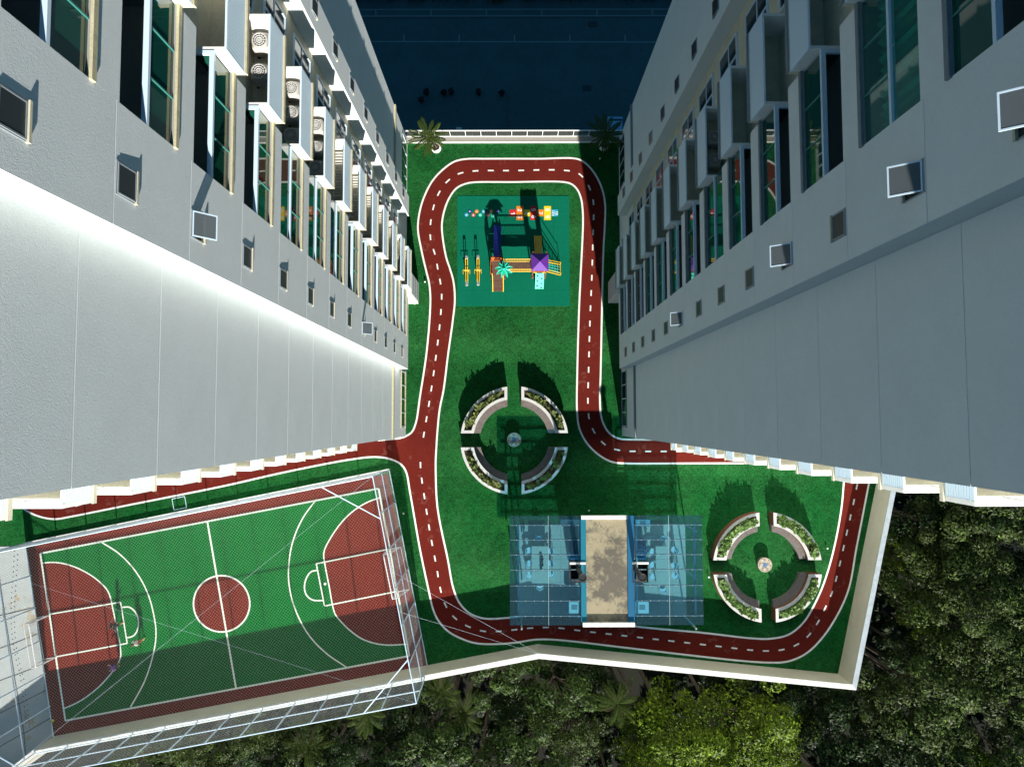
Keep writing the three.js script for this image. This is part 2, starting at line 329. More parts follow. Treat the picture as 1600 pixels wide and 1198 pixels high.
// ------------------------------------------------------------------ cycle track with its markings
const E1 = [[590, 688], [609, 686], [626, 684], [642.4, 676], [649.5, 661], [656, 620], [666, 554], [671.3, 496], [672.3, 462], [670, 440], [666, 424], [658, 389], [652.8, 357], [656, 329], [663.4, 305.6], [676, 282], [693, 264], [710, 252.4], [727, 248.5], [760, 248], [840, 248], [903, 248.5], [916.8, 256.6], [929.5, 271.5], [940, 292.8], [945.3, 316], [945.2, 350], [943, 390], [940.7, 480], [938.6, 584], [937.5, 626], [939.6, 651], [946, 668], [955, 679], [969, 685.5], [994, 686.8]];
const E1end = [[1290, 688], [1340, 696], [1360, 715], [1360, 745.7]];
const SE = [[1360, 745.7], [1339, 854], [1326.5, 920], [1308, 962], [1283, 999], [1258, 1022], [1229, 1033.7], [1204, 1035], [1162, 1032.5], [1100, 1026], [980, 1012], [868.7, 999.4], [837.5, 999], [806, 1003.7], [775, 1006], [743.7, 1004.7], [722, 998], [700, 986], [684.4, 968.7], [676, 950], [671, 928], [656.5, 860], [640.7, 770], [634, 736], [626, 725], [609, 717], [586.6, 713.8], [546, 718], [440, 738.6], [350, 759], [200, 789], [110, 807], [86.5, 810.8], [65, 808], [42.6, 799], [26, 786], [8, 768]];
const E2 = [[683.5, 792.7], [680.6, 730], [681, 711], [686.5, 642], [693, 609], [700, 554], [707.5, 500], [710.6, 469], [708.5, 440], [703, 420], [697.5, 403.5], [692, 374], [690.4, 350], [695.4, 324.8], [704, 305.6], [714.5, 293], [729.4, 286.5], [742, 284.7], [800, 284.4], [880, 284.3], [893, 287.5], [902, 296], [908, 310], [910.6, 330], [911, 350], [907.3, 431], [905, 480], [902, 584], [901.7, 642.7], [905, 668], [914.6, 688.6], [929, 705], [944, 716], [958, 722], [975, 723.7], [1100, 723.7], [1250, 724], [1302, 727], [1317, 740], [1317.4, 771.7], [1311, 820], [1298.6, 876], [1285, 918], [1271.5, 947], [1256, 972], [1233, 991], [1204, 997.6], [1175, 997], [1100, 988.5], [990.6, 978], [912, 964.5], [860, 961], [825, 962], [793.7, 965], [756, 966], [734, 958], [718, 942], [708, 918], [700, 876]];
const CL = [[661, 685.6], [665, 661.7], [673, 613.5], [680, 565], [686, 517], [689.3, 480], [690, 460], [688.7, 445.5], [684.4, 422.5], [680, 398.9], [673, 376], [672.4, 352], [675.8, 329.5], [683, 307], [695.4, 287], [714, 272.6], [736.9, 267.5], [800, 266.5], [880, 266], [903.4, 270.5], [918.5, 288], [926.4, 310], [927.8, 333], [927, 358], [925, 428], [922, 499], [920, 571], [919, 638.6], [922, 659.4], [931.7, 679.7], [949, 697], [971.6, 704], [996, 705], [1100, 705], [1210, 707], [1290, 707], [1330, 716], [1341, 745], [1339, 761], [1323.6, 832], [1307, 904], [1300, 927], [1290, 949], [1278.7, 971.4], [1265.4, 991], [1246, 1006.7], [1223.9, 1014.6], [1199.8, 1016.7], [1175, 1015.5], [1127, 1010], [980, 993.5], [908, 985.3], [883.7, 982], [859.4, 980], [835, 980.6], [810, 983], [786, 985.6], [761, 986.6], [737.5, 981], [715.6, 969.4], [699.4, 951.6], [690, 928], [681, 880], [671.6, 831], [664, 782.5], [657.2, 734], [657, 709]];
{
  const t = thing('cycle_track', 'brick red cycle track looping round the lawn', null, [0, 0, 0], 0, null, 'structure');
  const e1 = smooth(P(E1)), e1b = smooth(P([E1[E1.length - 1], ...E1end])), se = smooth(P(SE)), hole = smooth(P(E2), 0.25, true);
  const north = [[-20, 720], [0, 690], [300, 688]];
  const dedupe = (a) => a.filter((p, i) => !i || p.distanceTo(a[i - 1]) > 0.02);
  part('track_surface', flat(dedupe([...P(north), ...e1, ...e1b.slice(1), ...se.slice(1)]), 0.005, [hole]), M.track, t);
  part('edge_line', ribbon(e1, 0.125, 0.010), M.line, t); part('edge_line', ribbon(e1b, 0.125, 0.010), M.line, t);
  part('edge_line', ribbon(se, 0.125, 0.010), M.line, t); part('edge_line', ribbon(hole, 0.125, 0.010, true), M.line, t);
  const c = new THREE.CatmullRomCurve3(P(CL), false, 'centripetal'), L = c.getLength(), pitch = 24.25 / 22.05, len = 0.42;
  c.arcLengthDivisions = 3000; c.updateArcLengths();
  for (let s = 0.1; s < L - len; s += pitch) {
    const pts = [0, 0.5, 1].map((k) => c.getPointAt((s + k * len) / L)); part('dash', ribbon(pts, 0.1, 0.010), M.line, t);
  }
  for (const [a, b] of [[[69.8, 789], [79, 791]], [[93.5, 792.4], [103, 791.8]], [[117, 790.6], [126.5, 787.6]], [[140.5, 782.5], [149.5, 779]], [[158, 768], [165, 763]]]) part('dash', ribbon(P([a, b]), 0.115, 0.010), M.line, t);
}
// ------------------------------------------------------------------ sports court
const CO = { nw: [41, 851], ne: [605.5, 740], se: [666.5, 1039.3], sw: [84.5, 1149.3] };
{
  const t = thing('sports_court', 'green and red futsal court with white lines', null, [0, 0, 0], 0, null, 'structure');
  part('run_off', flat(P([CO.nw, CO.ne, CO.se, CO.sw]), 0.006), M.courtRed, t);
  const NW = [62.5, 864.5], NE = [591.5, 763], SEc = [639.5, 1024.5], SW = [101.8, 1125.5];
  part('playing_field', flat(P([NW, NE, SEc, SW]), 0.011), M.courtGreen, t);
  const lArc = [[66, 879.5], [82, 878.3], [100, 880.5], [120, 887], [140, 897.5], [156, 909.5], [166.5, 920.5], [171.5, 931], [176, 951], [183, 985], [187.5, 1010], [188.3, 1025], [184, 1036], [173, 1052], [157, 1070], [138, 1086], [120, 1097.5], [98.5, 1107]];
  const rArc = [[594.5, 777], [576, 783.5], [556, 795], [536, 813], [519, 836], [508, 856], [505.5, 866], [508, 884], [514, 915], [523, 958], [531, 969], [546, 984], [564, 997], [584, 1004.5], [606, 1007.5], [636.6, 1006]];
  part('goal_area', flat(smooth(P(lArc)), 0.015), M.courtRed, t); part('goal_area', flat(smooth(P(rArc)), 0.015), M.courtRed, t);
  const circ = (cx, cy, r, n = 64) => Array.from({ length: n }, (_, i) => at(cx + r * Math.cos(i / n * 6.28318), cy + r * Math.sin(i / n * 6.28318)));
  part('centre_circle', flat(circ(346, 943, 44), 0.015), M.courtRed, t);
  const ln = (pts, w = 0.09, closed = false, y = 0.0195) => part('court_line', ribbon(pts, w, y, closed), M.courtLine, t);
  ln(P([NW, NE]), 0.12); ln(P([SW, SEc]), 0.12); ln(P([NW, SW]), 0.12, false, 0.0215); ln(P([NE, SEc]), 0.12, false, 0.0215);
  ln(P([[323.5, 813.5], [368.5, 1074.5]]), 0.12, false, 0.0215); ln(circ(346, 943, 44), 0.11, true);
  ln(smooth(P(lArc)), 0.09); ln(smooth(P(rArc)), 0.09);
  ln(smooth(P([[155, 845], [186, 865], [212, 893], [231, 928], [241, 966], [243.5, 990], [240, 1018], [226, 1063], [203.5, 1104.5]])), 0.09);
  ln(smooth(P([[494, 780], [472, 811], [457, 847], [451, 883], [451.5, 913], [460.5, 950], [481, 990], [508, 1019], [541, 1042]])), 0.09);
  ln(P([[76, 959.6], [188, 940.5]]), 0.09, false, 0.0235); ln(P([[188, 940.5], [198.5, 1004.7]]), 0.09, false, 0.0255); ln(P([[198.5, 1004.7], [86.3, 1026]]), 0.09, false, 0.0235);
  ln(smooth(P([[190.6, 948.5], [202, 948.5], [212, 957.5], [216, 971.6], [214, 985], [207.5, 993.5], [198.5, 996]]), 0.12), 0.1);
  ln(P([[608, 857.5], [494, 880.5]]), 0.09, false, 0.0235); ln(P([[494, 880.5], [507, 946.5]]), 0.09, false, 0.0255); ln(P([[507, 946.5], [622, 923.3]]), 0.09, false, 0.0235);
  ln(smooth(P([[495.6, 890.7], [486, 893], [479, 902], [475.5, 916.6], [478.5, 929], [488, 937], [505, 938]]), 0.12), 0.1);
  part('penalty_spot', flat(circ(507.8, 912, 2.2, 18), 0.0275), M.courtLine, t);
  part('centre_spot', flat(circ(346, 943, 1.7, 18), 0.0275), M.courtLine, t);
}
// ------------------------------------------------------------------ concrete terrace west of the court
{
  const t = thing('terrace', 'pale concrete terrace of large slabs left of the court', null, [0, 0, 0], 0, null, 'structure');
  part('bed', flat(P([[-260, 905], [0, 853.6], [40.5, 851.5], [83.5, 1150], [-60, 1262], [-260, 1262]]), 0.007), std(0.09, 0.09, 0.09, 0.9), t);
  const rowL = [[-3, 856], [-9, 916], [-3, 961], [2, 1012], [6, 1063], [9, 1115]], mid = [[22, 854], [-1, 914], [10, 965], [13, 1008.5], [19.7, 1054], [26.5, 1101.5], [33, 1150], [39, 1184]];
  const lv = [[853.8, 853.5], [913.5, 899.5], [961, 948], [1012.6, 989], [1063, 1037], [1114, 1077], [1166, 1121]];
  const leftX = -150, bx = (y) => 40.5 + (y - 851.5) * 0.144;
  const lineAt = (i, x) => { const [l, r] = lv[i]; return l + (r - l) * x / bx(r); };
  const midX = (y) => 7 + (y - 960) * 0.145;
  for (let i = 0; i < lv.length; i++) {
    const last = i === lv.length - 1, a = 0.9;
    const top = (x) => lineAt(i, x) + (i ? a : 0), bot = (x) => last ? 1150 + (83.5 - x) * 0.78 - 1 : lineAt(i + 1, x) - a;
    const m0 = midX(lv[i][0]), m1 = last ? 40 : midX(lv[i + 1][0]), r0 = bx(lv[i][1]) - 0.5, r1 = last ? 82 : bx(lv[i + 1][1]) - 0.5;
    part('slab', slab(P([[m0 + a, top(m0)], [r0, top(r0)], [r1, bot(r1)], [m1 + a, bot(m1)]]), 0.005, 0.022), M.terrace, t);
    part('slab', slab(P([[leftX, top(leftX)], [m0 - a, top(m0)], [m1 - a, bot(m1)], [leftX, bot(leftX)]]), 0.005, 0.022), M.terrace, t);
  }
  const hs = []; const hole = new THREE.CylinderGeometry(0.045, 0.045, 0.004, 8);
  for (let i = 0; i < 34; i++) { const y = 862 + i * 8.1, f = Math.sin((i - 3) * 0.26), x = 20 + (y - 862) * 0.075 - 9 * Math.cos((i - 14) * 0.16) * (i < 24 ? 1 : 0.2); for (const o of [-2.6, 2.6]) { const q = at(x + o + f, y + o * 0.5 + (o > 0 ? 3 : 0)); hs.push(hole.clone().translate(q.x, 0.024, q.z)); } }
  part('drain_hole', hs, M.black, t).userData.kind = 'stuff';
}

// ------------------------------------------------------------------ perimeter wall
{
  const t = thing('perimeter_wall', 'cream rendered wall with white coping round the south and east edge of the deck', 'wall');
  const cin = offsetLine(WALL, -0.02), cout = offsetLine(WALL, WALL_T + 0.03);
  for (let i = 0; i < WALL.length - 1; i++) {
    part('wall_segment', slab([WALL[i], WALL[i + 1], WOUT[i + 1], WOUT[i]], -1.2, WALL_H - 0.05), M.wallCream, t);
    const L = WALL[i].distanceTo(WALL[i + 1]), n = Math.max(1, Math.round(L / 1.15));
    for (let k = 0; k < n; k++) {
      const e = 0.004 / L, a = k / n + (k ? e : 0), b = (k + 1) / n - (k < n - 1 ? e : 0), h = WALL_H + rr(-0.006, 0.006);
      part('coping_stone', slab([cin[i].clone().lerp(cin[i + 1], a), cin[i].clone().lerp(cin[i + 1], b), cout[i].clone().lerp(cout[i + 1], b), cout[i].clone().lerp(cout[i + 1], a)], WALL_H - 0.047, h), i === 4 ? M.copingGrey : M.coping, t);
    }
  }
}
// ------------------------------------------------------------------ north parapet and railing
{
  const z0 = at(800, 222).z, z1 = at(800, 214).z, t = thing('white_railing', 'white railing with thin posts on a pale kerb at the north edge of the lawn', 'railing');
  part('kerb', box(-7.9, 8.2, -0.4, 0.12, z1 + 0.005, z0), std(0.31, 0.285, 0.25, 0.85), t);
  part('kerb_edge', box(-7.9, 8.2, -0.02, 0.135, z0, z0 + 0.07), M.whitePaint, t);
  part('outer_ledge', box(-7.9, 8.2, -0.6, -0.1, northZ - 0.1, z1), std(0.13, 0.14, 0.125, 0.9), t);
  part('base_rail', box(-7.9, 8.2, 0.125, 0.17, z1 - 0.02, z1 + 0.02), M.white, t);
  part('top_rail', box(-7.9, 8.2, 1.08, 1.13, z1 - 0.035, z1 + 0.035), M.white, t);
  for (let i = -1; i < 14; i++) { const x = at(655 + i * 24.1, 214, 0.5).x; if (x > -7.9 && x < 8.1) { part('post', box(x - 0.018, x + 0.018, 0.17, 1.08, z1 - 0.018, z1 + 0.018), M.white, t); } }
  const pane = new THREE.MeshPhysicalMaterial({ color: lin(0.72, 0.80, 0.76), roughness: 0.02, transmission: 1, thickness: 0, ior: 1.5, side: THREE.DoubleSide });
  for (let i = -1; i < 13; i++) { const x = at(655 + i * 24.1, 214, 0.5).x + 0.05; if (x > -7.9 && x < 7.1) part('glass_pane', box(x, x + 0.98, 0.2, 1.05, z1 - 0.006, z1 + 0.006), pane, t); }
}
// ------------------------------------------------------------------ the two towers
const XA = 7.07, XB = 7.65, XP = 6.79, L0 = 3.9, FH = 2.80, NF = 16;
const ZS = 1.15, ZA = -3.40, ZO = -5.60, ZAN = -8.62, ZP = -11.2, ZC = -13.76, ZCN = -15.06, ZN = -20.2;
const LK = (k) => L0 + FH * k, TOP = LK(NF - 1) + 2.02;
function ribs(x0, x1, y0, y1, z, n, depth) {                 // upright ribs on a panel that looks along z
  const g = []; for (let i = 0; i < n; i++) { const x = x0 + (x1 - x0) * (i + 0.5) / n; g.push(box(x - 0.018, x + 0.018, y0, y1, z, z + depth)); } return g;
}
const openSash = { left: { 10: 40, 4: 46 }, right: { 12: 52, 11: 50, 9: 50, 5: 52 } };
const GEO = {};
function buildTower(s, side) {
  const B = (x0, x1, y0, y1, z0, z1) => box(s * x0, s * x1, y0, y1, z0, z1);
  const SILL = s < 0 ? M.sill : M.sillPaintedShade;
  const t = thing('apartment_tower', side === 'left' ? 'pale grey apartment tower on the left, its wall raked by sunlight' : 'pale grey apartment tower on the right, its wall in shade', 'apartment building', [0.167, 0, 0], 0, 'pair of apartment towers');
  // cores behind the panels
  part('wall_core', [B(XB + 0.03, 24, 0, TOP, ZO + 0.02, ZS - 0.002), B(XA + 2.1, 24, 0, TOP, ZAN, ZO + 0.02), B(XB + 0.03, 24, 0, TOP, ZN + 0.002, ZAN),
    ], M.wall, t);
  part('wall_return', [B(XA + 0.03, XB + 0.028, 2.905, TOP, ZO, ZA - 0.003), B(XA + 0.03, XB + 0.028, 2.905, TOP, ZCN + 0.003, ZC - 0.003)], M.wallReturn, t);
  part('roof', [B(XA - 0.1, 24.2, TOP, TOP + 0.25, ZN - 0.1, ZS + 0.1)], M.concreteSide, t);
  // ground storey
  part('ground_wall', [B(XB, XB + 0.03, 0, 5.3, ZA, 0.62 - 0.9 + 0.0 + 0.87), B(XB, XB + 0.03, 0, 0.5, -3.42, 0.59)].slice(0, 1), M.wall, t);
  part('ground_wall', B(XB, XB + 0.03, 0, 5.3, 0.592, ZS), M.wall, t);
  part('ground_wall', [B(XB, XB + 0.03, 0, 5.3, ZCN, ZA - 0.001)], M.wall, t);
  part('ground_wall', [B(XB, XB + 0.03, 0, 5.3, ZN, ZCN - 0.001)], M.wall, t);
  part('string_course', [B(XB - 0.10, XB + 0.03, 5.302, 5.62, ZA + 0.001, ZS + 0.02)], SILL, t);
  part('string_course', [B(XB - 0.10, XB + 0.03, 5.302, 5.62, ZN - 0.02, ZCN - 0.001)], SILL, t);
  const gw = part('ground_window', [B(XB - 0.035, XB - 0.005, 0.55, 2.2, -3.35, 0.5)], M.darkGlass, t);
  for (let i = 0; i < 5; i++) part('mullion', B(XB - 0.06, XB - 0.036, 0.55, 2.2, -3.35 + i * 0.94, -3.29 + i * 0.94), M.rail, gw);
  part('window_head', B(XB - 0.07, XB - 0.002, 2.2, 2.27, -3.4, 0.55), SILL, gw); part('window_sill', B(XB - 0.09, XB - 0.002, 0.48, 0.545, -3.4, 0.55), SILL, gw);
  const gn = part('ground_window', [B(XB - 0.035, XB - 0.005, 0.55, 2.4, -19.7, -15.4)], M.darkGlass, t);
  for (let i = 0; i < 6; i++) part('mullion', B(XB - 0.06, XB - 0.036, 0.55, 2.4, -19.7 + i * 0.85, -19.65 + i * 0.85), M.rail, gn);
  // grey louvred service box at deck level
  const sb = part('service_box', [B(6.78, 7.6, 0, 3.55, -9.8, -8.3)], M.whitePaint, t);
  for (let i = 0; i < 3; i++) part('louvre', [B(6.745, 6.777, 0.45 + i * 1.03, 1.38 + i * 1.03, -9.72, -8.38)], std(0.42, 0.46, 0.48, 0.6), sb);
  for (let k = 0; k < NF; k++) {
    const y = LK(k), lo = k === 0 ? 2.9 - y : -0.773, hi = 2.013;
    // faces, one panel per storey with a groove between storeys
    part('wall_panel', B(XA, XA + 0.03, lo, hi, ZO, ZA), M.wall, t, y);
    part('wall_panel', B(XA, XA + 0.03, lo, hi, ZCN, ZC), M.wall, t, y);
    part('wall_panel', B(XB, XB + 0.03, k ? -0.773 : 5.625 - y, hi, ZA + 0.001, ZS), M.wall, t, y);
    part('wall_panel', B(XB, XB + 0.03, k ? -0.773 : 5.625 - y, hi, ZN, ZCN - 0.001), M.wall, t, y);
    part('recess_panel', B(XB, XB + 0.03, k ? -0.78 : 5.3 - y, 2.02, ZC + 0.001, ZAN), M.cream, t, y);
    part('spandrel', [B(XA, XA + 0.2, k ? -0.862 : 2.9 - y, -0.11, ZAN, ZO - 0.001)], M.wall, t, y);
    // the open balcony
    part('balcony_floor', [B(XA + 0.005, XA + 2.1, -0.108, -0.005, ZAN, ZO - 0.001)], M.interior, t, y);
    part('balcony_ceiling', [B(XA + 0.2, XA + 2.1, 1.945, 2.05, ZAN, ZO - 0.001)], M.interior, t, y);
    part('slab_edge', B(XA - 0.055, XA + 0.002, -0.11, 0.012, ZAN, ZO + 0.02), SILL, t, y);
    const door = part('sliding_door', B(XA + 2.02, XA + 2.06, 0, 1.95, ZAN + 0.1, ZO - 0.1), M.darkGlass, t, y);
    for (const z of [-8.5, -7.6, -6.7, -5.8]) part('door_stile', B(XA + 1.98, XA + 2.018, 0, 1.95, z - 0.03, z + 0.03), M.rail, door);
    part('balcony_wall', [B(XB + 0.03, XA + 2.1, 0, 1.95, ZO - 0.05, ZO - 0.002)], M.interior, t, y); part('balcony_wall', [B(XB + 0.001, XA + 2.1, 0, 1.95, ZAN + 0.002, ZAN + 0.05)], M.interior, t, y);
    const GLASS = k === 11 && s > 0 ? M.tealGlass : M.greenGlass;
    for (let i = 0; i < 3; i++) { const z0 = ZO - i * 1.0 - 0.02; part('guard_pane', B(XA + 0.05, XA + 0.062, 0.0, 0.95, z0 - (i === 2 ? 0.95 : 0.965), z0), GLASS, t, y); }
    part('guard_pane', B(XA + 0.07, XB - 0.02, 0, 0.95, ZAN + 0.045, ZAN + 0.057), M.greenGlass, t, y);
    const hr = part('handrail', [B(XA + 0.0, XA + 0.11, 0.955, 1.035, ZAN + 0.01, ZO - 0.002), B(XA + 0.112, XB, 0.955, 1.035, ZAN + 0.01, ZAN + 0.10)], M.rail, t, y);
    for (const i of [1, 2]) part('mullion', B(XA + 0.03, XA + 0.085, 0, 0.95, ZO - i - 0.02, ZO - i + 0.014), M.teal, hr);
    if (s < 0 ? [6, 7, 8].includes(k) : [7, 11].includes(k)) for (let i = 0; i < 2; i++) { const z0 = ZO - i * 1.5 - 0.02; part('upper_pane', B(XA + 0.05, XA + 0.058, 1.04, 1.95, z0 - 1.47, z0), GLASS, t, y); }
    if (k === 11 && s > 0) for (let i = 0; i < 24; i++) { const z0 = ZO - 0.06 - i * 0.122; part('blind', box(-0.004, 0.004, 0.42 + 0.06 * ((i * 7) % 3), 1.94, -0.058, 0.058), i % 4 === 1 ? M.blindDark : M.blind, t, y).position.set(XA + 0.16, y, z0); t.children[t.children.length - 1].rotation.y = 0.5 + 0.25 * ((i * 5) % 4); }
    // small bathroom windows
    const sash = openSash[side][k] ?? ((k * 7 + (s > 0 ? 3 : 0)) % 3);
    for (const zc of [-4.26, -14.5]) {
      if (zc < -10 && k > 12) continue;
      const w = 0.28, y0 = 1.39, y1 = 1.96, fr = part('small_window', [B(XA - 0.014, XA - 0.001, y1, y1 + 0.025, zc - w - 0.025, zc + w + 0.025), B(XA - 0.014, XA - 0.001, y0, y1, zc - w - 0.025, zc - w), B(XA - 0.014, XA - 0.001, y0, y1, zc + w, zc + w + 0.025)], M.alu, t, y);
      part('sill', B(XA - 0.055, XA - 0.001, y0 - 0.05, y0, zc - w - 0.03, zc + w + 0.03), M.cream, fr);
      part('pane', B(XA - 0.006, XA - 0.001, y0, y1, zc - w, zc + w), M.darkGlass, fr);
      const a = (zc < -10 ? 5 : sash) * Math.PI / 180, hgt = y1 - y0 - 0.02, fw = 0.028;
      const sg = [new THREE.BoxGeometry(0.018, fw, 2 * w).translate(0, -fw / 2, 0), new THREE.BoxGeometry(0.018, fw, 2 * w).translate(0, -hgt + fw / 2, 0), new THREE.BoxGeometry(0.018, hgt - 2 * fw, fw).translate(0, -hgt / 2, w - fw / 2), new THREE.BoxGeometry(0.018, hgt - 2 * fw, fw).translate(0, -hgt / 2, -w + fw / 2)];
      const sm = part('sash', sg, sash > 20 && zc > -10 ? M.rail : M.alu, fr); sm.position.set(s * (XA - 0.018), y1 - 0.01, zc); sm.rotation.z = -s * a;
      // the hung glass belongs to the sash and is merged with the window one level up
      const gp = part('sash_glass', new THREE.BoxGeometry(0.008, hgt - 2 * fw, 2 * w - 2 * fw).translate(0, -hgt / 2, 0), sash > 20 && zc > -10 ? M.frosted : M.dimGlass, fr); gp.position.copy(sm.position); gp.rotation.copy(sm.rotation);
    }
    // window of the recess
    const rw = part('recess_window', [B(XB - 0.06, XB - 0.001, 0.2, 0.26, -13.3, -11.7), B(XB - 0.06, XB - 0.001, 2.04, 2.1, -13.3, -11.7), B(XB - 0.06, XB - 0.001, 0.26, 2.04, -13.3, -13.24), B(XB - 0.06, XB - 0.001, 0.26, 2.04, -11.76, -11.7), B(XB - 0.06, XB - 0.001, 0.26, 2.04, -12.54, -12.48)], M.rail, t, y);
    part('pane', B(XB - 0.03, XB - 0.012, 0.26, 2.04, -13.24, -11.76), M.darkGlass, rw);
    part('cross_rail', B(XB - 0.05, XB - 0.031, 1.2, 1.26, -13.24, -11.76), M.rail, rw);
    // ledge for the air conditioners in the recess
    const lf = part('ledge_floor', B(XP - 0.02, XB, -0.15, -0.03, ZP, ZAN - 0.001), M.cream, t, y);
    const lp = part('ledge_panel', [B(XP, XP + 0.05, -0.028, 1.02, ZP, ZAN - 0.001)], M.louvre, t, y);
    const rg = []; for (let i = 0; i < 26; i++) { const z = ZP + 0.05 + i * 0.0985; rg.push(B(XP - 0.004, XP - 0.001, 0.0, 0.99, z, z + 0.05)); }
    const rb = part('rib', GEO['rib' + s] ??= mergeGeometries(rg.map(clean)), M.louvre, lp); rb.userData.kind = 'stuff';
    part('ledge_wall', B(XP + 0.051, XB, -0.028, 1.02, ZAN - 0.08, ZAN - 0.002), M.whitePaint, t, y);
    part('ledge_wall', B(XP + 0.051, XB, -0.028, 1.02, ZP, ZP + 0.08), M.whitePaint, t, y);
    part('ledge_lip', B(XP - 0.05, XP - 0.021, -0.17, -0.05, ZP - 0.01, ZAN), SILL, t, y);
    if (s < 0 && [0, 2, 3, 4, 5, 6].includes(k)) {  // added slats stand in for stripes of sunlight on these ledges
      const rk = []; for (let i = 0; i < 16; i++) rk.push(B(7.08, 7.42, 0.16, 0.2, -11.0 + i * 0.12, -10.95 + i * 0.12));
      rk.push(B(7.04, 7.08, 0.1, 0.22, -11.05, -9.1), B(7.42, 7.46, 0.1, 0.22, -11.05, -9.1)); part('sun_stripe_slats', rk, std(0.62, 0.6, 0.55, 0.6), t, y);
    }
    // the same ledges on the south face
    const X0 = 10.27, X1 = 14.4, Z1 = 1.97;
    part('ledge_floor', B(X0, X1, -0.15, -0.03, ZS + 0.002, Z1), M.cream, t, y);
    part('ledge_end', [B(X0, X0 + 0.05, -0.028, 1.02, ZS + 0.002, Z1 - 0.12), ...Array.from({ length: 10 }, (_, i) => B(X0 - 0.012, X0 - 0.001, 0.04 + i * 0.094, 0.095 + i * 0.094, ZS + 0.03, Z1 - 0.14))], M.louvre, t, y);
    const fg = part('front_guard', [B(X0, X1, 0.92, 1.02, Z1 - 0.09, Z1), B(X0, X1, -0.028, 0.06, Z1 - 0.118, Z1), B(X0, X0 + 0.12, 0.06, 0.92, Z1 - 0.118, Z1)], M.whitePaint, t, y);
    for (const h of [0.34, 0.62]) part('guard_rail', B(X0 + 0.121, X1, h, h + 0.07, Z1 - 0.08, Z1 - 0.03), M.white, fg);
    for (const x of [1.3, 2.7]) part('guard_post', B(X0 + x, X0 + x + 0.06, 0.06, 0.92, Z1 - 0.115, Z1 - 0.081), M.white, fg);
    part('ledge_end', B(X1 - 0.05, X1, -0.028, 1.02, ZS + 0.002, Z1 - 0.12), M.louvre, t, y);
    part('ledge_lip', B(X0 - 0.05, X0 - 0.002, -0.17, -0.04, ZS + 0.002, Z1 + 0.02), M.cream, t, y);
    for (const z of [1.33, 1.58]) part('rail_shadow_bar', B(X0 + 0.06, X1 - 0.06, 0.0, 0.05, z, z + 0.06), M.shadowBrown, t, y);  // brown bars stand in for guard rail shadows on the ledge floor
  }
  return t;
}
buildTower(-1, 'left'); buildTower(1, 'right');

// ------------------------------------------------------------------ air conditioners on the ledges
{
  const body = new RoundedBoxGeometry(0.6, 0.58, 0.62, 4, 0.12).translate(0, 0.31, 0);
  const ringsG = [0.09, 0.16, 0.23].map((r) => new THREE.TorusGeometry(r, 0.012, 6, 28).rotateX(Math.PI / 2).translate(0, 0.635, 0));
  for (let i = 0; i < 6; i++) ringsG.push(new THREE.BoxGeometry(0.46, 0.012, 0.012).rotateY(i * Math.PI / 6).translate(0, 0.63, 0));
  const rings = mergeGeometries(ringsG.map(clean)), fan = new THREE.CylinderGeometry(0.245, 0.245, 0.02, 28).translate(0, 0.607, 0), cap = new THREE.TorusGeometry(0.255, 0.03, 8, 30).rotateX(Math.PI / 2).translate(0, 0.605, 0), foot = mergeGeometries([box(-0.28, -0.2, -0.02, 0.03, -0.3, 0.3), box(0.2, 0.28, -0.02, 0.03, -0.3, 0.3)].map(clean));
  const bm = std(0.42, 0.40, 0.36, 0.5), gm = std(0.6, 0.6, 0.58, 0.5);
  const root = new THREE.Group();
  part('body', body, bm, root); part('fan', fan, M.black, root); part('guard_ring', rings, gm, root); part('rim', cap, bm, root); part('foot', foot, M.black, root);
  const ord = ['first', 'second', 'third'], lev = { 9: 'the nearest ledge with machines', 8: 'the next ledge down', 7: 'the third ledge down', 1: 'the lowest ledge' };
  const list = [];
  for (const [k, zs] of [[9, [-10.75, -9.85]], [8, [-10.75, -9.95, -9.2]], [7, [-10.75, -9.95, -9.2]], [1, [-9.9]]]) zs.forEach((z, i) => list.push([-7.2, k, z, 'white air conditioner, ' + ord[i] + ' from the far end of ' + lev[k] + ', left tower']));
  list.push([7.2, 7, -10.3, 'upper of two grey air conditioners in one ledge of the right tower'], [7.2, 7, -9.45, 'lower of two grey air conditioners in one ledge of the right tower']);
  for (const [x, k, z, label] of list) { const r = root.clone(); r.name = numbered('air_conditioner'); scene.add(r); r.scale.setScalar(0.84); r.position.set(x + Math.sign(x) * 0.08 + 0.167, LK(k) - 0.012, z); r.rotation.y = rr(-0.05, 0.05); tag(r, label, 'air conditioner', 'air conditioners on the tower ledges'); }
}

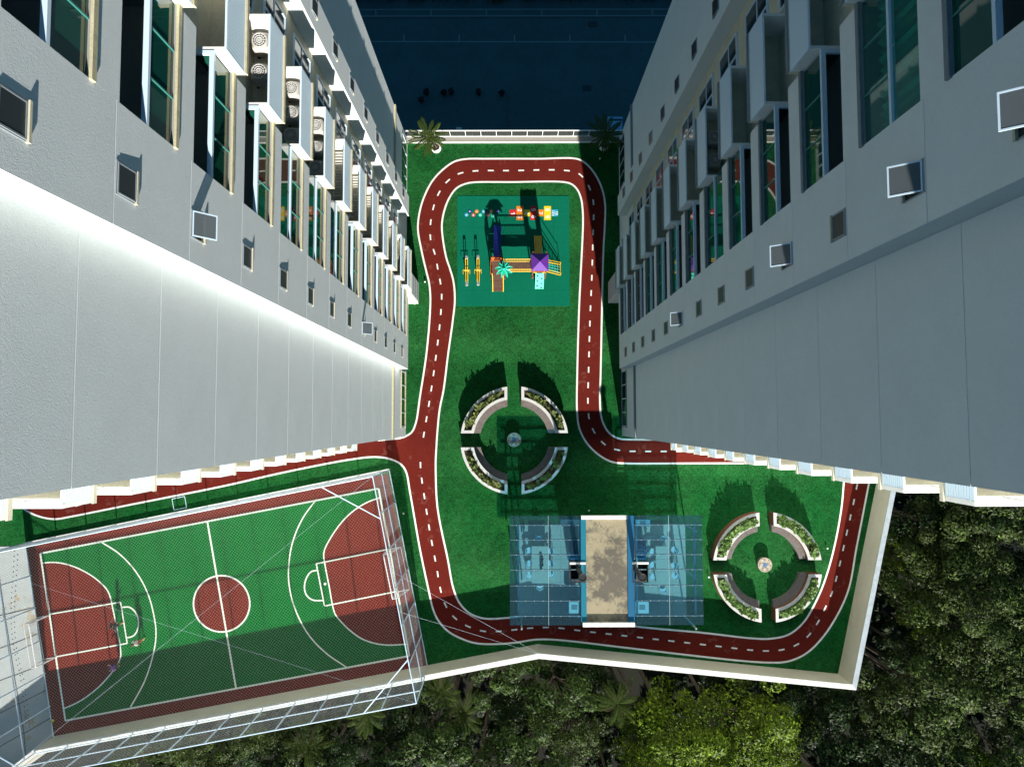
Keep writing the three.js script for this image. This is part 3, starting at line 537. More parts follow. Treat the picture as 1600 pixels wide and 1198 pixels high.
// ------------------------------------------------------------------ court fence, net and goals
{
  const FH2 = 5.9, cNW = at(40.5, 848.5), cNE = at(608.5, 733.5), cSEw = WALL[2].clone().lerp(WOUT[2], 0.7), cSWw = WALL[1].clone().lerp(WOUT[1], 0.7);
  const t = thing('court_fence', 'tall white steel fence with netting over and around the sports court', 'fence');
  const up = (p, h) => V3(p.x, h, p.z);
  const corners = [cNW, cNE, cSEw, cSWw];
  const sides = [[cNW, cNE, 0.02, 12], [cNE, cSEw, 0.02, 6], [cSWw, cSEw, WALL_H, 12], [cNW, cSWw, 0.02, 6]];
  sides.forEach(([a, b, h0, n], si) => {
    for (let i = (si === 0 || si === 2 ? 0 : 1); i <= (si === 0 || si === 2 ? n : n - 1); i++) { const p = a.clone().lerp(b, i / n); part('post', bar(up(p, h0), up(p, FH2), 0.042, 8), M.rail, t); }
    for (const h of si === 2 ? [WALL_H + 0.1, 3.95, FH2] : [0.12, 2.95, FH2]) part('rail', bar(up(a, h), up(b, h), 0.034, 8), M.rail, t);
  });
  part('footing', beam(up(cNW, 0.1), up(cNE, 0.1), 0.14, 0.16), M.whitePaint, t);
  // braces across two corners, and the cables that carry the roof net
  part('brace', bar(up(cNE, FH2).lerp(up(cNW, FH2), 0.125), up(cNE, FH2).lerp(up(cSEw, FH2), 0.19), 0.035, 8), M.rail, t);
  part('brace', bar(up(cSEw, FH2).lerp(up(cSWw, FH2), 0.125), up(cSEw, FH2).lerp(up(cNE, FH2), 0.19), 0.035, 8), M.rail, t);
  part('brace', bar(up(cSWw, FH2).lerp(up(cSEw, FH2), 0.10), up(cSWw, FH2).lerp(up(cNW, FH2), 0.16), 0.035, 8), M.rail, t);
  part('cable', bar(up(cNW, FH2), up(cSEw, FH2), 0.0035, 5), M.rail, t); part('cable', bar(up(cSWw, FH2), up(cNE, FH2), 0.0035, 5), M.rail, t);
  // diamond netting: every cord is a thin three-sided bar
  const cordM = std(0.32, 0.33, 0.32, 0.9);
  function net(o, u, v, lu, lv, pitch, r) {                  // o origin, u / v unit axes
    const pos = [], nor = [], nrm = u.clone().cross(v).normalize();
    const cord = (a, b) => {
      const A = o.clone().addScaledVector(u, a[0]).addScaledVector(v, a[1]), Bq = o.clone().addScaledVector(u, b[0]).addScaledVector(v, b[1]), d = Bq.clone().sub(A).normalize(), w = d.clone().cross(nrm);
      const ring = [0, 1, 2].map((i) => w.clone().multiplyScalar(Math.cos(i * 2.0944) * r).addScaledVector(nrm, Math.sin(i * 2.0944) * r));
      for (let i = 0; i < 3; i++) { const j = (i + 1) % 3, q = [A.clone().add(ring[i]), Bq.clone().add(ring[i]), A.clone().add(ring[j]), Bq.clone().add(ring[j])], nn = ring[i].clone().add(ring[j]).normalize(); for (const m of [0, 1, 2, 2, 1, 3]) { pos.push(q[m].x, q[m].y, q[m].z); nor.push(nn.x, nn.y, nn.z); } }
    };
    for (let c = pitch / 2; c < lu + lv; c += pitch) { const a0 = Math.max(0, c - lv), a1 = Math.min(lu, c); cord([a0, c - a0], [a1, c - a1]); }
    for (let c = -lv + pitch / 2; c < lu; c += pitch) { const a0 = Math.max(0, c), a1 = Math.min(lu, c + lv); cord([a0, a0 - c], [a1, a1 - c]); }
    const g = new THREE.BufferGeometry(); g.setAttribute('position', new THREE.Float32BufferAttribute(pos, 3)); g.setAttribute('normal', new THREE.Float32BufferAttribute(nor, 3)); return clean(g);
  }
  const panel = (name, a, b, h0, h1, r = 0.0032) => { const u = b.clone().sub(a), l = u.length(); part(name, net(up(a, h0), u.normalize(), V3(0, 1, 0), l, h1 - h0, 0.2, r), cordM, t); };
  panel('side_net', cNW, cNE, 0.2, FH2); panel('side_net', cNE, cSEw, 0.2, FH2); panel('side_net', cSWw, cSEw, WALL_H, FH2, 0.0036); panel('side_net', cNW, cSWw, 0.2, FH2);
  const u = cNE.clone().sub(cNW), lu = u.length(); u.normalize(); const v = cSWw.clone().sub(cNW), lv = v.length(); v.normalize();
  part('roof_net', net(up(cNW, FH2 - 0.04), u, v, lu, lv, 0.2, 0.0042), cordM, t);
  // guy cables to the wall corner
  const wc = up(WALL[3], WALL_H), gm = thing('guy_cable', 'pair of thin cables stretched from the court fence to the bend of the cream wall', 'cable');
  part('cable', bar(up(cNE, FH2).lerp(up(cSEw, FH2), 0.42), wc, 0.004, 5), M.rail, gm); part('cable', bar(up(cNE, FH2).lerp(up(cSEw, FH2), 0.60), wc.clone().add(V3(-0.05, 0, 0)), 0.004, 5), M.rail, gm);

  function goal(a, b, out, label) {                          // a, b: feet of the posts; out: towards the back
    const g = thing('goal', label, 'goal', [0, 0, 0], 0, 'futsal goals'), dir = out.clone().normalize(), h = 2;
    const A = up(a, 0.02), Bq = up(b, 0.02), at2 = A.clone().setY(h), bt = Bq.clone().setY(h), ab = A.clone().addScaledVector(dir, 0.85), bb = Bq.clone().addScaledVector(dir, 0.85), ah = at2.clone().addScaledVector(dir, 0.35), bh = bt.clone().addScaledVector(dir, 0.35);
    part('post', bar(A, at2, 0.045, 10), M.white, g); part('post', bar(Bq, bt, 0.045, 10), M.white, g); part('crossbar', bar(at2, bt, 0.045, 10), M.white, g);
    part('back_frame', [bar(A, ab, 0.022, 8), bar(Bq, bb, 0.022, 8), bar(ab, bb, 0.022, 8), bar(ab, ah, 0.022, 8), bar(bb, bh, 0.022, 8), bar(at2, ah, 0.022, 8), bar(bt, bh, 0.022, 8), bar(ah, bh, 0.022, 8)], M.white, g);
    const nets = []; for (let i = 1; i < 22; i++) { const q = i / 22; nets.push(bar(ab.clone().lerp(bb, q), ah.clone().lerp(bh, q), 0.005, 3), bar(at2.clone().lerp(bt, q), ah.clone().lerp(bh, q), 0.005, 3)); }
    for (let i = 1; i < 12; i++) { const q = i / 12; nets.push(bar(ab.clone().lerp(ah, q), bb.clone().lerp(bh, q), 0.005, 3)); nets.push(bar(A.clone().lerp(at2, q), ab.clone().lerp(ah, q), 0.005, 3), bar(Bq.clone().lerp(bt, q), bb.clone().lerp(bh, q), 0.005, 3)); }
    part('net', nets, cordM, g);
  }
  const gx = at(591.5, 763).sub(at(62.5, 864.5)).normalize();
  goal(at(76.2, 961), at(87, 1026), gx.clone().negate(), 'white goal at the left end of the court by the terrace');
  goal(at(607.3, 858), at(621, 924), gx, 'white goal at the right end of the court beside the fence');
  const q = at(81.5, 1126, 0.11), bl = thing('ball', 'small yellow ball in the lower left corner of the court', 'ball', [q.x, 0.13, q.z]);
  part('ball_skin', new THREE.IcosahedronGeometry(0.11, 3), std(0.5, 0.5, 0.05, 0.5), bl);
  const sg = []; for (let i = 0; i < 3; i++) sg.push(new THREE.TorusGeometry(0.1105, 0.003, 4, 32).rotateX(i * 1.05).rotateY(i)); part('seam', sg, M.black, bl);
}

// ------------------------------------------------------------------ playground
{
  const font = await new FontLoader().loadAsync('fonts/droid/droid_sans_bold.typeface.json');
  const t = thing('playground_mat', 'teal green rubber play mat set in the lawn', null, [0, 0, 0], 0, null, 'structure');
  const c = P([[714.5, 306], [889.5, 306], [890.5, 478], [714.5, 478.5]]);
  const n = 7; for (let i = 0; i < n; i++) for (let j = 0; j < n; j++) {
    const q = (a, b) => c[0].clone().lerp(c[1], a).lerp(c[3].clone().lerp(c[2], a), b), e = 0.0004;
    part('rubber_tile', slab([q(i / n + e, j / n + e), q((i + 1) / n - e, j / n + e), q((i + 1) / n - e, (j + 1) / n - e), q(i / n + e, (j + 1) / n - e)], -0.01, 0.024 + ((i * 3 + j * 5) % 4) * 0.0006), M.mat, t);
  }
  // painted hopscotch, tops of the figures point to the right
  const px = (x, y) => [790 + x / 17.78, 315 + y / 17.78];
  const hop = thing('hopscotch_print', 'numbered red, orange, yellow and blue hopscotch printed on the play mat', 'hopscotch', [0, 0, 0]);
  const sq = (x0, y0, x1, y1, m) => part('square', flat(P([px(x0, y0), px(x1, y0), px(x1, y1), px(x0, y1)]), 0.031), m, hop);
  const txt = (s, x, y, size, m = M.printWhite, parent = hop, turn = -Math.PI / 2, h = 0.0345) => {
    const g = new TextGeometry(s, { font, size, depth: 0.002, curveSegments: 4 }); g.computeBoundingBox(); const b = g.boundingBox; g.translate(-(b.min.x + b.max.x) / 2, -(b.min.y + b.max.y) / 2, 0);
    g.rotateX(-Math.PI / 2); g.rotateY(turn); const p = at(x, y, 0.03); g.translate(p.x, h, p.z); return part('figure', g, m, parent);
  };
  sq(110, 222, 300, 415, M.red); sq(300, 125, 495, 515, M.hopOrange); sq(500, 222, 685, 410, M.hopYellow); sq(685, 125, 860, 510, M.red); sq(890, 222, 1060, 408, M.hopOrange); sq(1068, 125, 1262, 515, M.hopYellow); sq(1272, 222, 1452, 408, M.hopBlue);
  for (const [s, x, y] of [['1', 205, 318], ['2', 395, 235], ['3', 395, 420], ['4', 590, 318], ['5', 775, 225], ['6', 775, 418], ['7', 975, 315], ['8', 1165, 222], ['9', 1165, 418]]) txt(s, ...px(x, y), 0.30);
  txt('10', ...px(1420, 315), 0.19); txt('CÉU', ...px(1335, 320), 0.15);
  const let1 = thing('letter_print', 'double row of small coloured dots with letters printed on the play mat', 'floor print', [0, 0, 0]);
  const spots = [['O', 178, 315, M.hopBlue], ['A', 283, 205, M.navy], ['M', 392, 318, M.red], ['E', 498, 210, M.hopOrange], ['A', 610, 318, M.mint], ['G', 712, 210, M.hopBlue], ['O', 825, 315, M.red], ['D', 950, 205, M.hopOrange], ['A', 1000, 345, M.mint], ['I', 1150, 205, M.navy]];
  for (const [s, x, y, m] of spots) { const X = 720 + x / 20, Y = 320 + y / 20; part('dot', flat(Array.from({ length: 20 }, (_, i) => at(X + 3 * Math.cos(i * 0.314), Y + 3 * Math.sin(i * 0.314))), 0.031), m, let1); txt(s, X, Y, 0.13, M.printWhite, let1); }
}
{
  const t = thing('play_structure', 'colourful play set with purple roofed tower, mint palm tower, bridge and two slides', 'playground set');
  const Y = 1.05;                                            // deck height
  const pt = (x, y, h) => at(x, y, h);
  // palm tower deck
  const dk = (x0, y0, x1, y1, h) => { const a = pt(x0, y0, h), b = pt(x1, y1, h); return [a.x, b.x, a.z, b.z]; };
  const [ax, bx, az, bz] = dk(768.5, 408, 786, 429.5, Y), [cx, dx, cz, dz] = dk(832, 401, 853, 426, Y);
  const plat = (x0, x1, z0, z1) => { const n = 6; for (let i = 0; i < n; i++) part('deck_plank', box(x0 + (x1 - x0) * i / n + 0.004, x0 + (x1 - x0) * (i + 1) / n - 0.004, Y - 0.06, Y, z0, z1), M.plank, t); };
  plat(ax, bx, az, bz); plat(cx, dx, cz, dz);
  const post = (x, z, h, m) => part('post', new RoundedBoxGeometry(0.1, h, 0.1, 2, 0.02).translate(x, h / 2, z), m, t);
  for (const x of [ax, bx]) for (const z of [az, bz]) post(x, z, 1.62, M.wood);
  for (const x of [cx, dx]) for (const z of [cz, dz]) post(x, z, 2.4, M.wood);
  // purple hip roof
  const ev = [pt(830, 396.5, 2.42), pt(857, 396.5, 2.42), pt(857, 423, 2.42), pt(830.5, 423, 2.42)], ap = ev[0].clone().add(ev[2]).multiplyScalar(0.5).setY(2.72);
  for (let i = 0; i < 4; i++) {
    const a = ev[i], b = ev[(i + 1) % 4], g = new THREE.BufferGeometry(), dn = V3(0, -0.05, 0), q = [a, b, ap, a.clone().add(dn), b.clone().add(dn), ap.clone().add(dn)];
    const f = [0, 2, 1, 3, 4, 5, 0, 1, 4, 0, 4, 3]; g.setAttribute('position', new THREE.Float32BufferAttribute(f.flatMap((k) => [q[k].x, q[k].y, q[k].z]), 3)); g.computeVertexNormals(); part('roof_panel', metric(g), M.purple, t);
  }
  // arched end panels of both towers (round openings, as their shadows show)
  const arch = (x0, x1, z, h0, h1, m) => {
    const w = x1 - x0, s = new THREE.Shape([[0, h0], [w, h0], [w, h1], [0, h1]].map(([a, b]) => new THREE.Vector2(a, b))), p = new THREE.Path(); const r = w * 0.33; p.moveTo(w / 2 - r, h0 + 0.02); p.lineTo(w / 2 + r, h0 + 0.02); p.lineTo(w / 2 + r, h1 - r - 0.12); p.absarc(w / 2, h1 - r - 0.12, r, 0, Math.PI, false); p.lineTo(w / 2 - r, h0 + 0.02); s.holes.push(p);
    part('arch_panel', metric(new THREE.ExtrudeGeometry(s, { depth: 0.04, bevelEnabled: false, curveSegments: 10 }).translate(x0, 0, z)), m, t);
  };
  arch(ax - 0.03, bx + 0.03, az - 0.08, Y, 1.85, M.orange); arch(cx, dx, cz + 0.06, Y, 2.25, M.orange); arch(cx, dx, dz - 0.1, Y, 2.25, M.orange);
  part('side_panel', box(ax - 0.08, ax - 0.052, Y, 1.62, az + 0.05, bz - 0.05), M.orange, t);
  part('grab_bar', bar(V3(ax + 0.1, 1.9, az - 0.13), V3(bx - 0.12, 1.9, az - 0.13), 0.025, 8), M.red, t);
  // mint palm crown on a pole
  const pc = pt(787.3, 420, 2.4); const pole = part('palm_pole', bar(V3(pc.x, 0, pc.z), V3(pc.x, 2.4, pc.z), 0.06, 10), M.wood, t);
  for (let i = 0; i < 9; i++) {
    const a = i / 9 * Math.PI * 2 + 0.25, s = new THREE.Shape(); s.moveTo(0, -0.05); s.quadraticCurveTo(0.35, -0.16, 0.62, 0); s.quadraticCurveTo(0.35, 0.16, 0, 0.05);
    const g = new THREE.ExtrudeGeometry(s, { depth: 0.03, bevelEnabled: true, bevelSize: 0.01, bevelThickness: 0.01, bevelSegments: 1, curveSegments: 8 }), p = g.attributes.position; g.rotateX(-Math.PI / 2);
    for (let k = 0; k < p.count; k++) { const x = p.getX(k), z = p.getZ(k); p.setY(k, p.getY(k) + 0.16 * Math.sin(x * 2.6) - x * x * 0.75 - Math.abs(z) * 0.25); }
    g.computeVertexNormals(); g.rotateY(a); g.translate(pc.x, 2.4, pc.z); part('palm_leaf', metric(g), M.mint, t);
  }
  part('palm_knob', new THREE.SphereGeometry(0.1, 12, 8).translate(pc.x, 2.47, pc.z), M.mint, pole);
  // slides to the north: trough with raised sides
  const slide = (x0, x1, zTop, zEnd, m, nm) => {
    const n = 14, f = (q) => Y * (1 - q) * (1 - q * 0.35) + 0.16 * Math.min(1, q * 1.2) - 0.0; const prof = []; for (let i = 0; i <= n; i++) { const q = i / n; prof.push([zTop + (zEnd - zTop) * q, Math.max(0.14, f(q))]); }
    const s = new THREE.Shape([...prof.map(([z, y]) => new THREE.Vector2(z, y)), ...prof.slice().reverse().map(([z, y]) => new THREE.Vector2(z, y - 0.05))]), s2 = new THREE.Shape([...prof.map(([z, y]) => new THREE.Vector2(z, y + 0.13)), ...prof.slice().reverse().map(([z, y]) => new THREE.Vector2(z, y - 0.05))]);
    const ex = (sh, xa, xb) => { const g = new THREE.ExtrudeGeometry(sh, { depth: xb - xa, bevelEnabled: false }); g.rotateY(-Math.PI / 2); g.translate(xb, 0, 0); return metric(g); };
    const b = part(nm, ex(s, x0 + 0.04, x1 - 0.04), m, t); part('side_rim', ex(s2, x0, x0 + 0.038), m, b); part('side_rim', ex(s2, x1 - 0.038, x1), m, b);
    part('foot_support', bar(V3((x0 + x1) / 2, 0, zEnd + 0.3), V3((x0 + x1) / 2, 0.14, zEnd + 0.3), 0.04, 8), M.steel, b);
  };
  { const a = pt(771.5, 352, 0.2), b = pt(783, 352, 0.2); slide(a.x, b.x, az - 0.14, a.z, M.navy, 'blue_slide'); const c2 = pt(834.7, 368, 0.2), d2 = pt(846.3, 368, 0.2); slide(c2.x, d2.x, cz - 0.02, c2.z, M.yellow, 'yellow_slide'); }
  // bridge between the towers, rails with balusters
  const z0 = pt(800, 409, Y).z, z1 = pt(800, 422.5, Y).z, n = 22;
  for (let i = 0; i < n; i++) { const xa = bx + (cx - bx) * i / n, q = (i + 0.5) / n, sag = -0.08 * Math.sin(q * Math.PI); part('bridge_plank', box(xa + 0.006, xa + (cx - bx) / n - 0.006, Y - 0.05 + sag, Y + sag, z0, z1), M.plank, t); }
  for (const z of [z0 - 0.05, z1 + 0.05]) {
    const g = []; for (let i = 1; i < 18; i++) { const x = bx + (cx - bx) * i / 18; g.push(bar(V3(x, Y - 0.05, z), V3(x, Y + 0.6, z), 0.012, 5)); }
    const r = part('bridge_rail', [bar(V3(bx, Y + 0.62, z), V3(cx, Y + 0.62, z), 0.032, 8), bar(V3(bx, Y - 0.06, z), V3(cx, Y - 0.06, z), 0.032, 8)], M.yellow, t); part('baluster', g, M.yellow, r).userData.kind = 'stuff';
  }
  // steps
  { const zt = bz, zb = pt(780, 455, 0.05).z, x0 = ax + 0.04, x1 = bx - 0.0; for (let i = 0; i < 6; i++) { const q = (i + 0.5) / 6, y = Y * (1 - q); part('step', box(x0 + 0.06, x1 - 0.06, y - 0.03, y + 0.015, zt + (zb - zt) * q - 0.085, zt + (zb - zt) * q + 0.085), M.plank, t); }
    for (const x of [x0, x1]) part('stringer', [beam(V3(x, Y + 0.05, zt), V3(x, 0.06, zb), 0.06, 0.09), bar(V3(x, Y + 0.6, zt), V3(x, 0.45, zb), 0.02, 6), bar(V3(x, 0.05, zb), V3(x, 0.45, zb), 0.02, 6)], M.yellow, t); }
  // climbing wall
  { const zt = dz + 0.02, a = pt(836, 451, 0.02), b = pt(849.3, 451, 0.02), w = part('climbing_wall', beam(V3((a.x + b.x) / 2, Y, zt), V3((a.x + b.x) / 2, 0.03, a.z), b.x - a.x, 0.05), M.mint, t);
    for (const [u, v] of [[0.25, 0.17], [0.72, 0.34], [0.25, 0.5], [0.72, 0.65], [0.25, 0.8], [0.72, 0.92]]) { const y = Y + (0.03 - Y) * v, z = zt + (a.z - zt) * v; part('hold', new THREE.SphereGeometry(0.075, 10, 6).scale(1.1, 0.5, 0.6).translate(a.x + (b.x - a.x) * u, y + 0.04, z + 0.03), M.black, w); } }
  part('grab_rail', [bar(V3(cx + 0.05, Y + 0.55, dz + 0.1), V3(cx + 0.27, Y + 0.55, dz + 0.1), 0.03, 8), bar(V3(dx - 0.27, Y + 0.55, dz + 0.1), V3(dx - 0.05, Y + 0.55, dz + 0.1), 0.03, 8)], M.yellow, t);
  // rope ramp to the east
  { const a = V3(dx + 0.06, Y, pt(858, 409, Y).z), b = V3(dx + 0.06, Y, pt(858, 424, Y).z), c = pt(875.3, 413, 0.1), d = pt(875.6, 429.5, 0.1);
    part('ramp_frame', [bar(a, c, 0.035, 8), bar(b, d, 0.035, 8), bar(c, d, 0.035, 8)], M.yellow, t);
    const up2 = V3(0, 0.62, 0); part('ramp_rail', [bar(a.clone().add(up2), c.clone().add(up2), 0.022, 8), bar(c, c.clone().add(up2), 0.022, 8), bar(b.clone().add(up2), d.clone().add(up2), 0.022, 8), bar(d, d.clone().add(up2), 0.022, 8)], M.yellow, t);
    const g = []; for (let i = 1; i < 5; i++) g.push(bar(a.clone().lerp(c, i / 5), b.clone().lerp(d, i / 5), 0.014, 5)); for (let i = 1; i < 4; i++) g.push(bar(a.clone().lerp(b, i / 4), c.clone().lerp(d, i / 4), 0.014, 5)); part('rope_net', g, std(0.1, 0.6, 0.5, 0.7), t); }
  for (const [x, y] of [[832.5, 432], [851.5, 432], [768.5, 434], [788, 433]]) { const p = pt(x, y, 0.3); part('ground_anchor', box(p.x - 0.07, p.x + 0.07, 0, 0.34, p.z - 0.09, p.z + 0.09), M.wood, t); }
}
// seesaws
{
  const r = thing('seesaw', 'yellow seesaw on the play mat, the left of the two', 'seesaw', [0, 0, 0], 0, 'seesaws on the play mat');
  const L = 1.9, a = V3(0, 0.2, L / 2), b = V3(0, 0.72, -L / 2);
  for (const x of [-0.07, 0.07]) part('beam_rail', bar(V3(x, a.y, a.z), V3(x, b.y, b.z), 0.028, 8), M.yellow, r);
  part('pivot', [bar(V3(-0.12, 0.02, 0), V3(-0.12, 0.48, 0), 0.03, 8), bar(V3(0.12, 0.02, 0), V3(0.12, 0.48, 0), 0.03, 8), bar(V3(-0.16, 0.46, 0), V3(0.16, 0.46, 0), 0.03, 8)], M.yellow, r);
  part('seat', new RoundedBoxGeometry(0.2, 0.05, 0.26, 2, 0.02).translate(0, 0.25, L / 2 - 0.05), M.steel, r); part('seat', new RoundedBoxGeometry(0.17, 0.05, 0.24, 2, 0.02).translate(0, 0.75, -L / 2 + 0.05), M.steel, r);
  part('handle', [bar(V3(-0.24, 0.72, -0.0), V3(0.24, 0.72, 0.0), 0.02, 8), bar(V3(-0.24, 0.72, 0), V3(-0.24, 0.68, 0.3), 0.018, 8), bar(V3(0.24, 0.72, 0), V3(0.24, 0.68, 0.3), 0.018, 8), bar(V3(0, 0.46, 0), V3(0, 0.72, 0), 0.02, 8)], M.yellow, r);
  const p1 = at(729.2, 423, 0.45), p2 = at(747, 422.5, 0.45); r.position.set(p1.x, 0.026, p1.z);
  const c = r.clone(); c.name = numbered('seesaw'); scene.add(c); c.position.set(p2.x, 0.026, p2.z); tag(c, 'yellow seesaw on the play mat, the right of the two, nearer the play set');
}

// ------------------------------------------------------------------ round planting rings with benches and mosaic tables
const leafPlant = [];                                        // shared leafy clumps for the planters
for (let v = 0; v < 3; v++) {
  const g = [], col = [];
  for (let i = 0; i < 26; i++) {
    const w = rr(0.07, 0.12), l = rr(0.12, 0.22), q = new THREE.PlaneGeometry(w, l, 2, 2), p = q.attributes.position;
    for (let k = 0; k < p.count; k++) { const yy = p.getY(k) / l + 0.5; p.setX(k, p.getX(k) * (0.35 + 1.3 * Math.sin(Math.PI * Math.min(0.92, yy + 0.05)))); p.setZ(k, -0.05 * yy * yy - 0.18 * Math.abs(p.getX(k))); }
    q.translate(0, l / 2, 0); q.rotateX(rr(-1.5, -0.35)); q.rotateY(rr(0, 6.283)); q.translate(rr(-0.13, 0.13), rr(0.04, 0.38), rr(-0.13, 0.13)); q.computeVertexNormals();
    const k = rr(0.6, 1.35), c = new Float32Array(p.count * 3); for (let j = 0; j < p.count; j++) { c[j * 3] = k * rr(0.95, 1.05); c[j * 3 + 1] = k; c[j * 3 + 2] = k * 0.9; } q.setAttribute('color', new THREE.BufferAttribute(c, 3)); g.push(clean(q));
  }
  leafPlant.push(mergeGeometries(g));
}
const plantM = new THREE.MeshPhysicalMaterial({ color: lin(0.115, 0.15, 0.022), roughness: 0.75, vertexColors: true, side: THREE.DoubleSide, transmission: 0.25, thickness: 0 });
const plantM2 = new THREE.MeshPhysicalMaterial({ color: lin(0.10, 0.19, 0.028), roughness: 0.75, vertexColors: true, side: THREE.DoubleSide, transmission: 0.25, thickness: 0 });
function ring(cx, cy, where, lush) {
  const c = at(cx, cy, 0.85), hp = 0.85, R = 3.76, Ri = 2.86, Rb = 2.44, g2 = 0.49;
  const nm = { '-1,-1': 'upper left', '1,-1': 'upper right', '-1,1': 'lower left', '1,1': 'lower right' };
  for (const [sx, sz] of [[-1, -1], [1, -1], [-1, 1], [1, 1]]) {
    const q = nm[sx + ',' + sz], arc = (r, n = 20) => { const a0 = Math.asin(g2 / r), a1 = Math.acos(g2 / r); return Array.from({ length: n + 1 }, (_, i) => { const a = a0 + (a1 - a0) * i / n; return V3(sx * r * Math.cos(a), 0, sz * r * Math.sin(a)); }); };
    const arcG = (r, gg, n = 20) => { const a0 = Math.asin(gg / r), a1 = Math.acos(gg / r); return Array.from({ length: n + 1 }, (_, i) => { const a = a0 + (a1 - a0) * i / n; return V3(sx * r * Math.cos(a), 0, sz * r * Math.sin(a)); }); };
    const t = thing('curved_planter', 'white-rimmed curved planter, ' + q + ' quarter of the ' + where, 'planter', [c.x, 0, c.z], 0, 'curved planters of the two rings');
    const w = 0.02; // timber faces, then the white cap on top
    const outer = [...arc(R - w), ...arc(Ri + w).reverse()], hole = [...arcG(R - 0.19, g2 + 0.2), ...arcG(Ri + 0.2, g2 + 0.2).reverse()];
    part('timber_face', slab(outer, 0.002, hp - 0.06, [hole]), M.wood, t);
    part('white_cap', slab([...arc(R), ...arc(Ri).reverse()], hp - 0.058, hp, [hole]), M.rim, t);
    part('soil', slab(hole, 0.1, hp - 0.12), M.soil, t);
    const b = part('bench', slab([...arc(Ri + w - 0.002), ...arc(Rb).reverse()], 0.002, 0.40), M.bench, t); part('bench_seat', slab([...arcG(Ri + w - 0.004, g2 - 0.0), ...arcG(Rb - 0.03, g2).reverse()], 0.402, 0.44), M.bench, b);
    const pl = thing('planter_shrubs', 'green plants in the ' + q + ' planter of the ' + where, 'plants', [c.x, 0, c.z], 0, 'plants in the curved planters'); pl.userData.kind = 'stuff';
    const list = [], n = lush ? 54 : 40, m4 = new THREE.Matrix4();
    for (let i = 0; i < n; i++) {
      const a = Math.asin((g2 + 0.35) / 3.2) + (Math.acos((g2 + 0.35) / 3.2) - Math.asin((g2 + 0.35) / 3.2)) * rnd(), r = rr(Ri + 0.34, R - 0.3), k = rr(0.5, 1.05) * (lush ? 1.2 : 0.95);
      const gg = leafPlant[i % 3].clone(); gg.applyMatrix4(m4.makeScale(k, k * rr(0.8, 1.3), k)); gg.rotateY(rr(0, 6.28)); gg.translate(sx * r * Math.cos(a), hp - 0.13, sz * r * Math.sin(a)); list.push(gg);
    }
    const fm = part('foliage', mergeGeometries(list), lush ? plantM2 : plantM, pl);
    const st = []; for (let i = 0; i < 26; i++) { const a = rr(0.25, 1.3), r = rr(Ri + 0.35, R - 0.3), x = sx * r * Math.cos(a), z = sz * r * Math.sin(a); st.push(bar(V3(x, hp - 0.13, z), V3(x + rr(-0.1, 0.1), hp + rr(0.1, 0.28), z + rr(-0.1, 0.1)), 0.008, 4)); } part('stem', st, M.trunk, pl);
  }
}
ring(803.8, 687.7, 'ring in the middle of the lawn', false); ring(1199.8, 886.3, 'ring by the east wall', true);
function mosaic(px, py, label) {
  const c = at(px, py, 0.45), t = thing('mosaic_table', label, 'mosaic table', [c.x, 0, c.z], 0, 'round pebble mosaic tables'), R = 0.5, hh = 0.45;
  part('drum', new THREE.LatheGeometry([[0.02, 0.004], [R - 0.04, 0.004], [R - 0.03, hh - 0.05], [R, hh - 0.04], [R, hh - 0.01], [R - 0.01, hh], [R - 0.05, hh], [R - 0.06, hh - 0.02], [0.02, hh - 0.02]].map(([a, b]) => new THREE.Vector2(a, b)), 40), noisy([0.42, 0.36, 0.27], 0.3, 128, 0.6, [[8, 0.7], [40, 0.7]], 131, 0.8), t);
  const ms = [std(0.62, 0.55, 0.44, 0.7), std(0.42, 0.34, 0.26, 0.7), std(0.30, 0.24, 0.20, 0.7), std(0.70, 0.66, 0.58, 0.7)];
  for (const [r, n, sz] of [[0.385, 26, 0.040], [0.30, 20, 0.040], [0.22, 14, 0.040]]) for (let i = 0; i < n; i++) { const a = i / n * 6.283 + r * 9; part('pebble', new THREE.SphereGeometry(sz, 8, 5).scale(1, 0.45, 1.05).translate(r * Math.cos(a), hh - 0.012, r * Math.sin(a)), ms[(i * 7 + n) % 4], t); }
  const bm = std(0.06, 0.20, 0.42, 0.25); for (let i = 0; i < 16; i++) { const a = i * 2.4, r = 0.042 * Math.sqrt(i); part('blue_stone', new THREE.SphereGeometry(0.036, 8, 5).scale(1, 0.45, 1).translate(r * Math.cos(a), hh - 0.012, r * Math.sin(a)), bm, t); }
}
mosaic(803.4, 686.8, 'round pebble mosaic table in the middle planting ring'); mosaic(1195.8, 882.5, 'round pebble mosaic table in the planting ring by the east wall');
